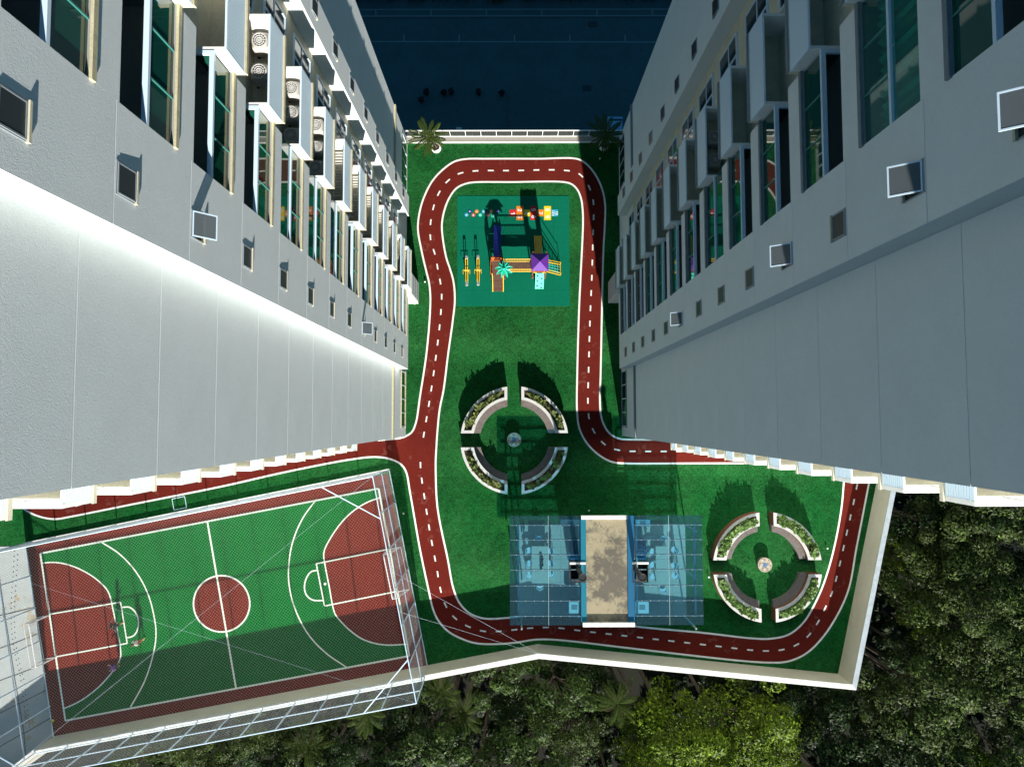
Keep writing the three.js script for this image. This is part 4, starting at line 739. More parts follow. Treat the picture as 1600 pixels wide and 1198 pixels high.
// ------------------------------------------------------------------ glass roofed barbecue pavilion
{
  const t = thing('pavilion', 'barbecue pavilion with blue glass roofs either side of a stained concrete slab', 'pavilion');
  const HS = 3.2, HG = 3.02;
  const X = (px, h) => at(px, 890, h).x, Z = (py, h) => at(850, py, h).z;
  const sx0 = X(916.5, HS), sx1 = X(981, HS), sz0 = Z(806, HS), sz1 = Z(979, HS);
  part('roof_slab', box(sx0, sx1, HS - 0.3, HS - 0.12, sz0 + 0.2, sz1 - 0.2), M.roofSlab, t);
  part('end_upstand', box(X(909, HS), sx1, HS - 0.3, HS, sz0, sz0 + 0.24), M.coping, t);
  part('end_upstand', box(X(910, HS), X(991, HS), HS - 0.3, HS + 0.12, sz1 - 0.26, sz1), M.coping, t);
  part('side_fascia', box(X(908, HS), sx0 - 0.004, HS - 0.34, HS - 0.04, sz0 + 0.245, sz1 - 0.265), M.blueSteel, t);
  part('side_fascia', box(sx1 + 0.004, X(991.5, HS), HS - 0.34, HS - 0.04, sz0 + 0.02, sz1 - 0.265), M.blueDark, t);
  // floor
  const f0 = at(811, 819), f1 = at(1073, 963); const nx = 12, nz = 8;
  for (let i = 0; i < nx; i++) for (let j = 0; j < nz; j++) part('floor_tile', box(f0.x + (f1.x - f0.x) * i / nx + 0.006, f0.x + (f1.x - f0.x) * (i + 1) / nx - 0.006, 0.004, 0.03 + ((i * 5 + j * 3) % 4) * 0.0007, f0.z + (f1.z - f0.z) * j / nz + 0.006, f0.z + (f1.z - f0.z) * (j + 1) / nz - 0.006), M.tileTan, t);
  // glass panes on steel bars
  const rows = [805.5, 820.5, 843.4, 866.8, 890.3, 915, 938.7, 962.5, 977];
  const colsL = [796.3, 857, 907.5], colsR = [992, 1045.6, 1098.5];
  for (const cols of [colsL, colsR]) {
    for (let i = 0; i < 2; i++) for (let j = 0; j < rows.length - 1; j++) {
      const x0 = X(cols[i], HG) + 0.012, x1 = X(cols[i + 1], HG) - 0.012, z0 = Z(rows[j], HG) + (j ? 0.012 : 0), z1 = Z(rows[j + 1], HG) - 0.012;
      if (j === 3 || j === 4) {                              // openings for the two flue shafts
        const hx = cols === colsL ? [890.5, 914.5] : [988, 1012.5], hz = [878.5, 909.5];
        if ((cols === colsL && i === 1) || (cols === colsR && i === 0)) {
          const a = X(hx[0], HG) - 0.02, b = X(hx[1], HG) + 0.02, c = Z(hz[0], HG) - 0.02, d = Z(hz[1], HG) + 0.02;
          if (cols === colsL) part('glass_pane', box(x0, a, HG, HG + 0.014, z0, z1), M.roofGlass, t); else part('glass_pane', box(b, x1, HG, HG + 0.014, z0, z1), M.roofGlass, t);
          if (j === 3) part('glass_pane', box(Math.max(x0, a + 0.001), Math.min(x1, b - 0.001), HG, HG + 0.014, z0, c), M.roofGlass, t); else part('glass_pane', box(Math.max(x0, a + 0.001), Math.min(x1, b - 0.001), HG, HG + 0.014, d, z1), M.roofGlass, t);
          continue;
        }
      }
      part('glass_pane', box(x0, x1, HG, HG + 0.014, z0, z1), M.roofGlass, t);
    }
    const xa = X(cols[0], HG), xb = X(cols[2], HG), xm = X(cols[1], HG);
    part('joint_bar', box(xm - 0.011, xm + 0.011, HG + 0.016, HG + 0.026, Z(rows[0], HG), Z(rows[8], HG)), std(0.30, 0.42, 0.42, 0.6), t);
    for (let j = 1; j < rows.length - 1; j++) {
      const z = Z(rows[j], HG);
      const r = part('rafter', box(xa + 0.25, xb, HG - 0.13, HG - 0.03, z - 0.022, z + 0.022), std(0.10, 0.16, 0.20, 0.5), t);
      part('joint_strip', box(xa + 0.02, xb, HG + 0.015, HG + 0.022, z - 0.006, z + 0.006), std(0.22, 0.36, 0.40, 0.6), r);
      const sp = []; for (let k = 0; k < 8; k++) { const x = xa + 0.45 + (xb - xa - 0.6) * k / 7; sp.push(new THREE.CylinderGeometry(0.03, 0.03, 0.02, 8).translate(x, HG + 0.034, z)); } part('fixing_disc', sp, M.steel, r);
    }
    for (const px of cols === colsL ? [810, 905] : [995, 1086]) {
      const x = X(px, 2.8); part('edge_beam', box(x - 0.05, x + 0.05, HG - 0.3, HG - 0.14, Z(818, 2.8), Z(964, 2.8)), std(0.30, 0.36, 0.38, 0.5), t);
    }
    for (const py of [820, 890, 963]) { const q = at(cols === colsL ? 812 : 1073, py, 0), x = q.x + (cols === colsL ? 0.1 : -0.1); part('column', box(x - 0.05, x + 0.05, 0.02, HG - 0.14, q.z - 0.05, q.z + 0.05), std(0.30, 0.36, 0.38, 0.5), t); }
  }
  // walls and worktops under the slab
  part('central_wall', box(sx0 + 0.25, sx0 + 0.45, 0.03, HS - 0.31, sz0 + 0.5, sz1 - 0.6), M.blueDark, t);
  part('central_wall', box(sx1 - 0.45, sx1 - 0.25, 0.03, HS - 0.31, sz0 + 0.5, sz1 - 0.6), M.blueDark, t);
  const wt = std(0.68, 0.74, 0.72, 0.3);
  for (const [x0, x1, y0, y1] of [[876, 906, 812, 822], [993, 1016, 812, 822], [889, 906, 940, 958], [993, 1014, 940, 958]]) {
    const a = at(x0, y0, 0.9), b = at(x1, y1, 0.9), c = part('worktop', box(a.x, b.x, 0.86, 0.92, a.z, b.z), wt, t); part('cabinet', box(a.x + 0.04, b.x - 0.04, 0.03, 0.859, a.z + 0.04, b.z - 0.04), M.blueDark, c); part('sink', box((a.x + b.x) / 2 - 0.2, (a.x + b.x) / 2 + 0.2, 0.921, 0.935, (a.z + b.z) / 2 - 0.15, (a.z + b.z) / 2 + 0.15), M.steel, c);
  }
  for (const [x0, x1, nm] of [[888, 907, 'barbecue'], [994, 1010, 'barbecue']]) {
    const a = at(x0, 844, 1.0), b = at(x1, 876, 1.0), c = part(nm, box(a.x, b.x, 0.03, 0.95, a.z, b.z), M.blueDark, t); part('grill', [0, 1, 2, 3, 4, 5].map((i) => box(a.x + 0.08, b.x - 0.08, 0.953, 0.975, a.z + 0.15 + i * 0.2, a.z + 0.19 + i * 0.2)), M.black, c);
  }
  // two flue shafts through the glass
  for (const [x0, x1, p0, p1] of [[890.5, 914.5, 910.2, 902.5], [988, 1012.5, 1004.2, 902.5]]) {
    const a = X(x0, HG), b = X(x1, HG), c = Z(878.5, HG), d = Z(909.5, HG), w = 0.05;
    const sh = part('flue_shaft', [box(a, a + w, HG - 1.0, HG + 0.16, c, d), box(b - w, b, HG - 1.0, HG + 0.16, c, d), box(a + w, b - w, HG - 1.0, HG + 0.16, d - w, d), box(a + w, b - w, HG - 1.1, HG - 1.0, c + w, d - w)], M.black, t);
    part('shaft_rim', box(a - 0.02, b + 0.02, HG + 0.162, HG + 0.21, c - 0.03, c + 0.1), M.whitePaint, sh);
    part('sunlit_wall_strip', [box(a + 0.07, b - 0.1, HG + 0.0, HG + 0.05, d - 0.2, d - w - 0.002)], M.steel, sh);  // pale strip added for the sunlit patch on the inner shaft wall
    const q = at(p0, p1, 5.5), pipe = part('flue_pipe', bar(V3(q.x, HG - 0.98, q.z), V3(q.x, 5.36, q.z), 0.16, 18), M.black, t);
    part('pipe_cap', [new THREE.CylinderGeometry(0.25, 0.22, 0.1, 22).translate(q.x, 5.44, q.z), new THREE.TorusGeometry(0.235, 0.03, 8, 24).rotateX(Math.PI / 2).translate(q.x, 5.5, q.z)], M.black, pipe);
  }
}
// tables and chairs under the glass
{
  const topM = noisy([0.66, 0.53, 0.42], 0.12, 128, 1, [[4, 0.6], [40, 0.6]], 141, 0.5);
  for (const [x0, y0, x1, y1, label] of [[830.5, 853, 857.5, 911, 'long tan table under the left glass roof'], [1024.5, 853, 1046.5, 914, 'long tan table under the right glass roof']]) {
    const a = at(x0, y0, 0.76), b = at(x1, y1, 0.76), cx = (a.x + b.x) / 2, cz = (a.z + b.z) / 2, t = thing('dining_table', label, 'table', [cx, 0.03, cz], 0, 'tables under the pavilion roof'), hx = (b.x - a.x) / 2, hz = (b.z - a.z) / 2;
    for (let i = 0; i < 3; i++) part('tabletop', new RoundedBoxGeometry(hx * 2, 0.05, hz * 2 / 3 - 0.01, 2, 0.015).translate(0, 0.72, -hz + (i + 0.5) * hz * 2 / 3), topM, t);
    for (const sx of [-1, 1]) for (const sz of [-1, 1]) part('leg', box(sx * (hx - 0.12) - 0.035, sx * (hx - 0.12) + 0.035, 0, 0.69, sz * (hz - 0.14) - 0.035, sz * (hz - 0.14) + 0.035), M.steel, t);
    if (x0 < 900) { const o = thing('table_decoration', 'row of small dark ornaments along the left table', 'ornament', [cx + 0.05, 0.776, cz - 0.25]); for (let i = 0; i < 5; i++) part(['cup', 'bowl'][i % 2], new THREE.LatheGeometry([[0.02, 0], [0.07, 0.01], [0.1, 0.09], [0.085, 0.1], [0.06, 0.03]].map(([p, q]) => new THREE.Vector2(p * (i % 2 ? 1.3 : 1), q)), 14).translate((i % 2) * 0.06, 0, -0.36 + i * 0.2), std(0.06, 0.045, 0.04, 0.5), o); }
  }
  const proto = new THREE.Group();
  const seat = new THREE.CylinderGeometry(0.21, 0.2, 0.035, 22).translate(0, 0.45, 0);
  const hoop = new THREE.CylinderGeometry(0.25, 0.23, 0.26, 20, 1, true, -1.25, 2.5).translate(0, 0.68, 0);   // open towards -z
  const rim = new THREE.TorusGeometry(0.25, 0.022, 6, 24, 2.5).rotateX(Math.PI / 2).rotateY(-(Math.PI / 2) + 1.25).translate(0, 0.81, 0);
  const cm = std(0.72, 0.75, 0.76, 0.3);
  part('seat', seat, cm, proto); part('backrest', hoop, cm, proto); part('back_rim', rim, cm, proto);
  for (const sx of [-1, 1]) for (const sz of [-1, 1]) part('leg', bar(V3(sx * 0.14, 0.44, sz * 0.14), V3(sx * 0.2, 0, sz * 0.2), 0.014, 6), cm, proto);
  const list = [[826.5, 860, -1], [827, 880.5, -1], [827, 898.5, -1], [860.5, 861, 1], [860.5, 880, 1], [860.5, 897, 1], [842, 842, 0], [843.5, 915, 2], [1019.5, 861.5, -1], [1019.5, 882.5, -1], [1019.5, 901, -1], [1054, 859, 1], [1054.5, 884, 1], [1054.5, 899.5, 1], [1036, 919.5, 2], [1036, 842, 0]];
  const pl = ['upper', 'middle', 'lower'];
  list.forEach(([x, y, d], i) => {
    const r = proto.clone(); r.name = numbered('round_chair'); scene.add(r); const p = at(x, y, 0.6); r.position.set(p.x, 0.033, p.z); r.rotation.y = d === -1 ? -Math.PI / 2 : d === 1 ? Math.PI / 2 : d === 2 ? 0 : Math.PI;
    const tb = i < 8 ? 'left' : 'right', j = i % 8;
    tag(r, 'white round-backed chair at the ' + tb + ' pavilion table, ' + (j < 3 ? pl[j] + ' one on its left side' : j < 6 ? pl[j - 3] + ' one on its right side' : (d === 0 ? 'at its upper end' : 'at its lower end')), 'chair', 'round-backed chairs at the pavilion tables');
  });
}

// ------------------------------------------------------------------ potted palms by the railing
function frondGeo(len, leaf, droop, n, wdt) {
  const g = [], sp = []; const P0 = (q) => V3(0, len * (0.34 * q - droop * q * q), len * q * (1 - 0.18 * q * q));
  for (let i = 0; i < 7; i++) sp.push(bar(P0(i / 7), P0((i + 1) / 7), 0.022 * (1 - i / 8), 4));
  const pos = [];
  for (let i = 1; i <= n; i++) for (const s of [-1, 1]) {
    const q = i / (n + 1) * 0.96 + 0.04, c = P0(q), l = leaf * Math.sin(Math.PI * Math.min(0.97, 0.18 + q * 0.8)) * rr(0.85, 1.1), f = 0.55 + 0.3 * q;
    const tip = c.clone().add(V3(s * l, -l * rr(0.15, 0.5), l * f)), side = V3(0, 0, wdt), midp = c.clone().lerp(tip, 0.5).add(V3(0, 0.03, 0));
    for (const [a, b, d] of [[c, midp.clone().add(side), midp.clone().sub(side)], [midp.clone().sub(side), midp.clone().add(side), tip]]) pos.push(a.x, a.y, a.z, b.x, b.y, b.z, d.x, d.y, d.z);
  }
  const lg = new THREE.BufferGeometry(); lg.setAttribute('position', new THREE.Float32BufferAttribute(pos, 3)); lg.computeVertexNormals(); g.push(lg, ...sp);
  return mergeGeometries(g.map(clean));
}
const palmM = new THREE.MeshPhysicalMaterial({ color: lin(0.050, 0.078, 0.012), roughness: 0.7, specularIntensity: 0.3, transmission: 0.2, thickness: 0, side: THREE.DoubleSide });
const FR = [frondGeo(1.8, 0.21, 0.36, 40, 0.026), frondGeo(1.95, 0.2, 0.42, 40, 0.026), frondGeo(1.5, 0.21, 0.15, 34, 0.026)];
for (const [px, py, lean, where] of [[681.5, 231, -0.42, 'at the left end of the white railing, in sun'], [943.5, 228, -0.1, 'at the right end of the white railing, in shade']]) {
  const b = at(px, py, 0.3), pot = thing('plant_pot', 'round white bowl pot ' + where, 'plant pot', [b.x, 0, b.z], 0, 'white bowl pots');
  const prof = (l) => new THREE.LatheGeometry(l.map(([a, c]) => new THREE.Vector2(a, c)), 36);
  part('bowl', prof([[0.02, 0.004], [0.2, 0.004], [0.31, 0.1], [0.36, 0.26], [0.34, 0.42], [0.28, 0.52], [0.25, 0.52], [0.24, 0.42], [0.02, 0.42]]), M.whitePaint, pot); part('soil', new THREE.CylinderGeometry(0.25, 0.25, 0.03, 24).translate(0, 0.455, 0), M.soil, pot);
  const p = thing('palm_tree', 'small palm in the bowl pot ' + where, 'palm tree', [b.x, 0.44, b.z], 0, 'potted palms');
  const top = V3(lean, 1.35, -0.16), st = new THREE.CatmullRomCurve3([V3(0, 0, 0), V3(lean * 0.25, 0.5, -0.03), V3(lean * 0.7, 1.0, -0.09), top]);
  part('trunk', new THREE.TubeGeometry(st, 14, 0.075, 10), M.trunk, p);
  for (let i = 0; i < 15; i++) { const f = part('frond', FR[i % 3], palmM, p); f.position.copy(top); f.rotation.set(0, i * 2.399 + rr(-0.2, 0.2), 0); const k = rr(0.85, 1.1); f.scale.set(k, k * rr(0.6, 1.3), k); }
}
// small white lawn lights
{
  const sp = [[665, 515], [664, 441], [648, 475], [937, 249], [631, 802], [920, 797], [1107, 900.5], [1291.5, 856], [1100, 870]];
  const nm = ['beside the left tower wall low down', 'beside the cycle track left of the play mat', 'by the grey service box of the left tower', 'near the potted palm in shade', 'between the court fence and the cycle track', 'just above the concrete roof of the pavilion', 'between the pavilion and the planting ring', 'right of the planting ring by the track', 'left of the planting ring by the east wall'];
  sp.forEach(([x, y], i) => { if (i === 0 || i === 8) return; const p = at(x, y), t = thing('lawn_light', 'tiny white lawn spotlight ' + nm[i], 'lawn light', [p.x, 0, p.z], i, 'lawn spotlights'); part('spike', new THREE.CylinderGeometry(0.02, 0.02, 0.12, 8).translate(0, 0.06, 0), M.black, t); part('lamp_head', new THREE.CylinderGeometry(0.055, 0.04, 0.09, 14).rotateX(0.5).translate(0, 0.15, 0), M.white, t); });
  const q = at(280, 786), g = thing('wire_frame', 'thin white square frame on the turf strip above the court', 'frame', [q.x, 0, q.z], 0.2); for (const [a, b] of [[[-0.45, -0.4], [0.45, -0.4]], [[0.45, -0.4], [0.45, 0.4]], [[0.45, 0.4], [-0.45, 0.4]], [[-0.45, 0.4], [-0.45, -0.4]]]) part('tube', bar(V3(a[0], 0.03, a[1]), V3(b[0], 0.03, b[1]), 0.025, 8), M.rail, g);
}

// ------------------------------------------------------------------ children on the court
function sdfMesh(bones, res, lo, size) {                     // bones: [a, b, ra, rb]; smooth union of tapered capsules
  const mc = new MarchingCubes(res, new THREE.MeshBasicMaterial(), false, false, 90000); mc.isolation = 0;
  const f = mc.field, k = 0.028, ab = V3(), ap = V3(), p = V3();
  for (let z = 0; z < res; z++) for (let y = 0; y < res; y++) for (let x = 0; x < res; x++) {
    p.set(lo.x + (x / res) * size, lo.y + (y / res) * size, lo.z + (z / res) * size); let d = 9;
    for (const [a, b, ra, rb] of bones) {
      ab.copy(b).sub(a); ap.copy(p).sub(a); const h = Math.max(0, Math.min(1, ap.dot(ab) / Math.max(1e-6, ab.lengthSq()))), e = ap.addScaledVector(ab, -h).length() - (ra + (rb - ra) * h);
      const m = Math.max(0, Math.min(1, 0.5 + 0.5 * (d - e) / k)); d = d * (1 - m) + e * m - k * m * (1 - m);
    }
    f[x + y * res + z * res * res] = -d;
  }
  mc.update(); const n = mc.count, P0 = mc.positionArray.slice(0, n * 3), N0 = mc.normalArray.slice(0, n * 3);
  for (let i = 0; i < n; i++) { P0[i * 3] = lo.x + (P0[i * 3] + 1) / 2 * size; P0[i * 3 + 1] = lo.y + (P0[i * 3 + 1] + 1) / 2 * size; P0[i * 3 + 2] = lo.z + (P0[i * 3 + 2] + 1) / 2 * size; }
  const g = new THREE.BufferGeometry(); g.setAttribute('position', new THREE.BufferAttribute(P0, 3)); g.setAttribute('normal', new THREE.BufferAttribute(N0, 3)); return clean(g);
}
function child(px, py, turn, height, pose, cols, label) {
  const g0 = at(px, py), t = thing('person', label, 'person', [g0.x, 0.012, g0.z], turn), S = height / 1.35, v = (x, y, z) => V3(x * S, y * S, z * S);
  const J = pose, bones = [], b = (a, c, ra, rb) => bones.push([v(...a), v(...c), ra * S, rb * S]);
  b([-0.06, 0.66, 0], [0.06, 0.66, 0], 0.085, 0.085); b([0, 0.66, 0], J.chest, 0.095, 0.105); b(J.shL, J.shR, 0.05, 0.05); b(J.chest, J.neck, 0.05, 0.04); b(J.neck, J.head, 0.04, 0.075); b(J.head, [J.head[0], J.head[1] + 0.06, J.head[2] - 0.01], 0.092, 0.095); b([J.head[0], J.head[1] - 0.05, J.head[2] + 0.05], [J.head[0], J.head[1] - 0.05, J.head[2] + 0.05], 0.045, 0.045);
  b([J.head[0], J.head[1] + 0.0, J.head[2] + 0.095], [J.head[0], J.head[1] - 0.015, J.head[2] + 0.108], 0.010, 0.014);
  for (const q of ['L', 'R']) { b(J['sh' + q], J['el' + q], 0.043, 0.034); b(J['el' + q], J['ha' + q], 0.034, 0.024); b(J['hi' + q], J['kn' + q], 0.072, 0.05); b(J['kn' + q], J['an' + q], 0.05, 0.032); b(J['an' + q], [J['an' + q][0], J['an' + q][1] - 0.03, J['an' + q][2] + 0.13], 0.032, 0.028); }
  const lo = v(-0.62, -0.05, -0.62), size = 1.6 * S, body = [sdfMesh(bones, 100, lo, size)];
  for (const q of ['L', 'R']) {                              // palm and five bent fingers
    const e = v(...J['el' + q]), h = v(...J['ha' + q]), d = h.clone().sub(e).normalize(), sd = d.clone().cross(V3(0, 1, 0.3)).normalize(), dn = d.clone().cross(sd);
    body.push(bar(h.clone().addScaledVector(d, -0.01), h.clone().addScaledVector(d, 0.055), 0.022, 8, 0.026));
    for (let i = 0; i < 4; i++) { const r = h.clone().addScaledVector(d, 0.05).addScaledVector(sd, (i - 1.5) * 0.014), l = [0.024, 0.03, 0.028, 0.021][i], m = r.clone().addScaledVector(d, l), e2 = m.clone().addScaledVector(d, l * 0.7).addScaledVector(dn, 0.012); body.push(bar(r, m, 0.0068, 6), bar(m, e2, 0.0064, 6, 0.0045)); }
    const r = h.clone().addScaledVector(d, 0.012).addScaledVector(sd, -0.022), m = r.clone().addScaledVector(d, 0.02).addScaledVector(sd, -0.02); body.push(bar(r, m, 0.008, 6), bar(m, m.clone().addScaledVector(d, 0.02), 0.007, 6, 0.005));
  }
  const hd = v(...J.head); for (const sx of [-1, 1]) body.push(new THREE.SphereGeometry(0.022 * S, 8, 6).scale(0.5, 1.2, 0.8).translate(hd.x + sx * 0.094 * S, hd.y + 0.02 * S, hd.z - 0.005));
  part('body', body, std(...cols.skin, 0.6), t);
  const eyes = []; for (const sx of [-1, 1]) eyes.push(new THREE.SphereGeometry(0.011 * S, 8, 6).translate(hd.x + sx * 0.035 * S, hd.y + 0.035 * S, hd.z + 0.086 * S)); part('eyes', eyes, M.black, t);
  part('mouth', new THREE.TorusGeometry(0.018 * S, 0.004, 5, 10, Math.PI).rotateZ(Math.PI).translate(hd.x, hd.y - 0.03 * S, hd.z + 0.098 * S), std(0.35, 0.08, 0.07, 0.6), t);
  const cl = (list, r) => list.map(([a, c, ra, rb]) => [v(...a), v(...c), ra * S + r, rb * S + r]);
  const half = (a, c, k) => a.map((q, i) => q + (c[i] - q) * k);
  part('shirt', sdfMesh(cl([[[0, 0.68, 0], J.chest, 0.098, 0.108], [J.shL, J.shR, 0.052, 0.052], [J.shL, half(J.shL, J.elL, 0.55), 0.046, 0.046], [J.shR, half(J.shR, J.elR, 0.55), 0.046, 0.046]], 0.012), 80, lo, size), std(...cols.shirt, 0.85), t);
  part('shorts', sdfMesh(cl([[[-0.06, 0.66, 0], [0.06, 0.66, 0], 0.088, 0.088], [J.hiL, half(J.hiL, J.knL, 0.8), 0.076, 0.07], [J.hiR, half(J.hiR, J.knR, 0.8), 0.076, 0.07]], 0.014), 80, lo, size), std(...cols.shorts, 0.85), t);
  const hair = new THREE.SphereGeometry(0.108 * S, 18, 12, 0, 6.2832, 0, 1.75).scale(0.98, 1.02, 1.05).rotateX(-0.35).translate(hd.x, hd.y + 0.045 * S, hd.z - 0.012 * S); part('hair', hair, std(...cols.hair, 0.8), t);
  for (const q of ['L', 'R']) { const a = v(...J['an' + q]); part('shoe', new RoundedBoxGeometry(0.085 * S, 0.075 * S, 0.21 * S, 3, 0.03 * S).translate(a.x, a.y - 0.012 * S, a.z + 0.05 * S), std(...cols.shoe, 0.6), t); }
  return t;
}
{
  const up = { chest: [0, 0.92, 0.01], neck: [0, 1.05, 0.01], head: [0, 1.16, 0.03], shL: [-0.14, 0.99, 0], shR: [0.14, 0.99, 0], elL: [-0.2, 0.8, 0.02], elR: [0.2, 0.8, 0.02], haL: [-0.2, 0.63, 0.1], haR: [0.2, 0.63, 0.1], hiL: [-0.07, 0.62, 0], hiR: [0.07, 0.62, 0], knL: [-0.08, 0.35, 0.03], knR: [0.08, 0.35, 0.03], anL: [-0.08, 0.06, 0], anR: [0.08, 0.06, 0] };
  child(187, 973, 2.2, 1.42, { ...up, chest: [0, 0.91, 0.06], neck: [0, 1.04, 0.09], head: [0, 1.14, 0.13], shL: [-0.14, 0.98, 0.07], shR: [0.14, 0.98, 0.07], elL: [-0.30, 1.02, 0.12], elR: [0.29, 0.93, 0.16], haL: [-0.42, 1.16, 0.18], haR: [0.4, 0.83, 0.3], knL: [-0.09, 0.37, 0.15], anL: [-0.1, 0.06, 0.08], knR: [0.09, 0.35, -0.04], anR: [0.1, 0.1, -0.24] },
    { skin: [0.42, 0.24, 0.16], shirt: [0.03, 0.034, 0.045], shorts: [0.03, 0.03, 0.035], hair: [0.015, 0.012, 0.01], shoe: [0.5, 0.2, 0.12] }, 'child in dark clothes with arms spread at the edge of the left penalty area');
  child(222, 998, -0.6, 1.4, { ...up, knL: [-0.08, 0.36, 0.1], anL: [-0.09, 0.06, 0.14], knR: [0.08, 0.35, -0.02], anR: [0.09, 0.07, -0.12] },
    { skin: [0.40, 0.22, 0.14], shirt: [0.62, 0.6, 0.55], shorts: [0.45, 0.08, 0.06], hair: [0.10, 0.05, 0.025], shoe: [0.55, 0.42, 0.04] }, 'child in a white shirt and red shorts on the sunlit green of the court');
  child(187.5, 1036, -0.9, 1.35, { ...up, elL: [-0.26, 0.85, 0.06], haL: [-0.34, 0.78, 0.2], knR: [0.08, 0.36, 0.1], anR: [0.09, 0.06, 0.14] },
    { skin: [0.40, 0.22, 0.14], shirt: [0.16, 0.06, 0.26], shorts: [0.03, 0.03, 0.06], hair: [0.03, 0.018, 0.012], shoe: [0.55, 0.42, 0.04] }, 'child in a purple shirt standing in the shade on the court');
}

// ------------------------------------------------------------------ forest below the walls
const LEAF = (R, clumps, per, size, sd, flatK) => {
  seed = sd; const pos = [], nor = [], col = []; const C = [];
  for (let i = 0; i < clumps; i++) { const a = rnd() * 6.283, u = rr(-0.35, 1), s = Math.sqrt(1 - u * u), r = R * rr(0.5, 1.05) * (1 + 0.22 * Math.sin(a * 3 + sd) + 0.12 * Math.sin(a * 5 + 2 * sd)); C.push([Math.cos(a) * s * r, u * r * flatK, Math.sin(a) * s * r, R * rr(0.16, 0.32), rr(0.65, 1.35)]); }
  const t1 = V3(), t2 = V3(), n = V3();
  for (const [cx, cy, cz, cr, tone] of C) for (let i = 0; i < per; i++) {
    const a = rnd() * 6.283, u = rr(-0.7, 1), s = Math.sqrt(1 - u * u), q = Math.cbrt(rr(0.15, 1)) * cr, x = cx + Math.cos(a) * s * q * 1.15, y = cy + u * q * 0.75, z = cz + Math.sin(a) * s * q * 1.15;
    n.set(Math.cos(a) * s + rr(-0.6, 0.6), u + 0.9 + rr(-0.5, 0.5), Math.sin(a) * s + rr(-0.6, 0.6)).normalize();
    t1.set(rr(-1, 1), rr(-1, 1), rr(-1, 1)).cross(n).normalize(); t2.copy(n).cross(t1); const l = size * rr(0.7, 1.35), w = l * rr(0.36, 0.52), k = tone * (rnd() < 0.18 ? rr(1.5, 2.6) : rr(0.45, 1.2));
    const p = [[-t1.x * l, -t1.y * l, -t1.z * l], [t2.x * w, t2.y * w, t2.z * w], [t1.x * l, t1.y * l, t1.z * l], [-t2.x * w, -t2.y * w, -t2.z * w]];
    for (const m of [0, 2, 1, 0, 3, 2]) { pos.push(x + p[m][0], y + p[m][1], z + p[m][2]); nor.push(n.x, n.y, n.z); col.push(k * rr(0.97, 1.03), k, k * 0.9); }
  }
  const g = new THREE.BufferGeometry(); g.setAttribute('position', new THREE.Float32BufferAttribute(pos, 3)); g.setAttribute('normal', new THREE.Float32BufferAttribute(nor, 3)); g.setAttribute('color', new THREE.Float32BufferAttribute(col, 3)); return g;
};
const leafMat = (r, g, b, rough = 0.5) => new THREE.MeshPhysicalMaterial({ color: lin(r, g, b), roughness: rough, vertexColors: true, side: THREE.DoubleSide, specularIntensity: 0.22, transmission: 0.15, thickness: 0 });
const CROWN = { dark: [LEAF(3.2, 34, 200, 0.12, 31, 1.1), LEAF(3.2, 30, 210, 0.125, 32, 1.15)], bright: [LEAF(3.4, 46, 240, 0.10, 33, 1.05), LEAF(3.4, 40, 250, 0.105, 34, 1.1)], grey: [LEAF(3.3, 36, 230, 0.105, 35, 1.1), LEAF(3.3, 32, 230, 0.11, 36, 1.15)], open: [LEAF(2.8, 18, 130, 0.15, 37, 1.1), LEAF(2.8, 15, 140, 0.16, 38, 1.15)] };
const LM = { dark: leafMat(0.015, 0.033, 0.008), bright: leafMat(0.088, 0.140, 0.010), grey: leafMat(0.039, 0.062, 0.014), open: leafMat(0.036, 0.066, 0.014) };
const FB = [frondGeo(3.0, 0.34, 0.42, 44, 0.022), frondGeo(3.2, 0.34, 0.55, 44, 0.022), frondGeo(2.4, 0.36, 0.2, 38, 0.022)];
const fpalmM = new THREE.MeshPhysicalMaterial({ color: lin(0.042, 0.070, 0.010), roughness: 0.8, specularIntensity: 0.2, transmission: 0.2, thickness: 0, side: THREE.DoubleSide });
const dryM = std(0.12, 0.095, 0.06, 0.9);
const GROUND = -29.6;
function limbs(top, spread, n, r) {
  const g = []; const mid = V3(top.x * 0.5, top.y * 0.55, top.z * 0.5); const f = V3(top.x * 0.9, top.y * 0.86, top.z * 0.9);
  g.push(bar(V3(0, 0, 0), mid, r, 9, r * 0.72), bar(mid, f, r * 0.72, 8, r * 0.5));
  for (let i = 0; i < n; i++) { const a = i / n * 6.283 + rr(-0.4, 0.4), e = top.clone().add(V3(Math.cos(a) * spread * rr(0.5, 0.9), spread * rr(-0.1, 0.5), Math.sin(a) * spread * rr(0.5, 0.9))), k = f.clone().lerp(e, 0.5).add(V3(0, 0.25, 0)); g.push(bar(f, k, r * 0.42, 6, r * 0.3), bar(k, e, r * 0.3, 5, r * 0.1)); }
  return g;
}
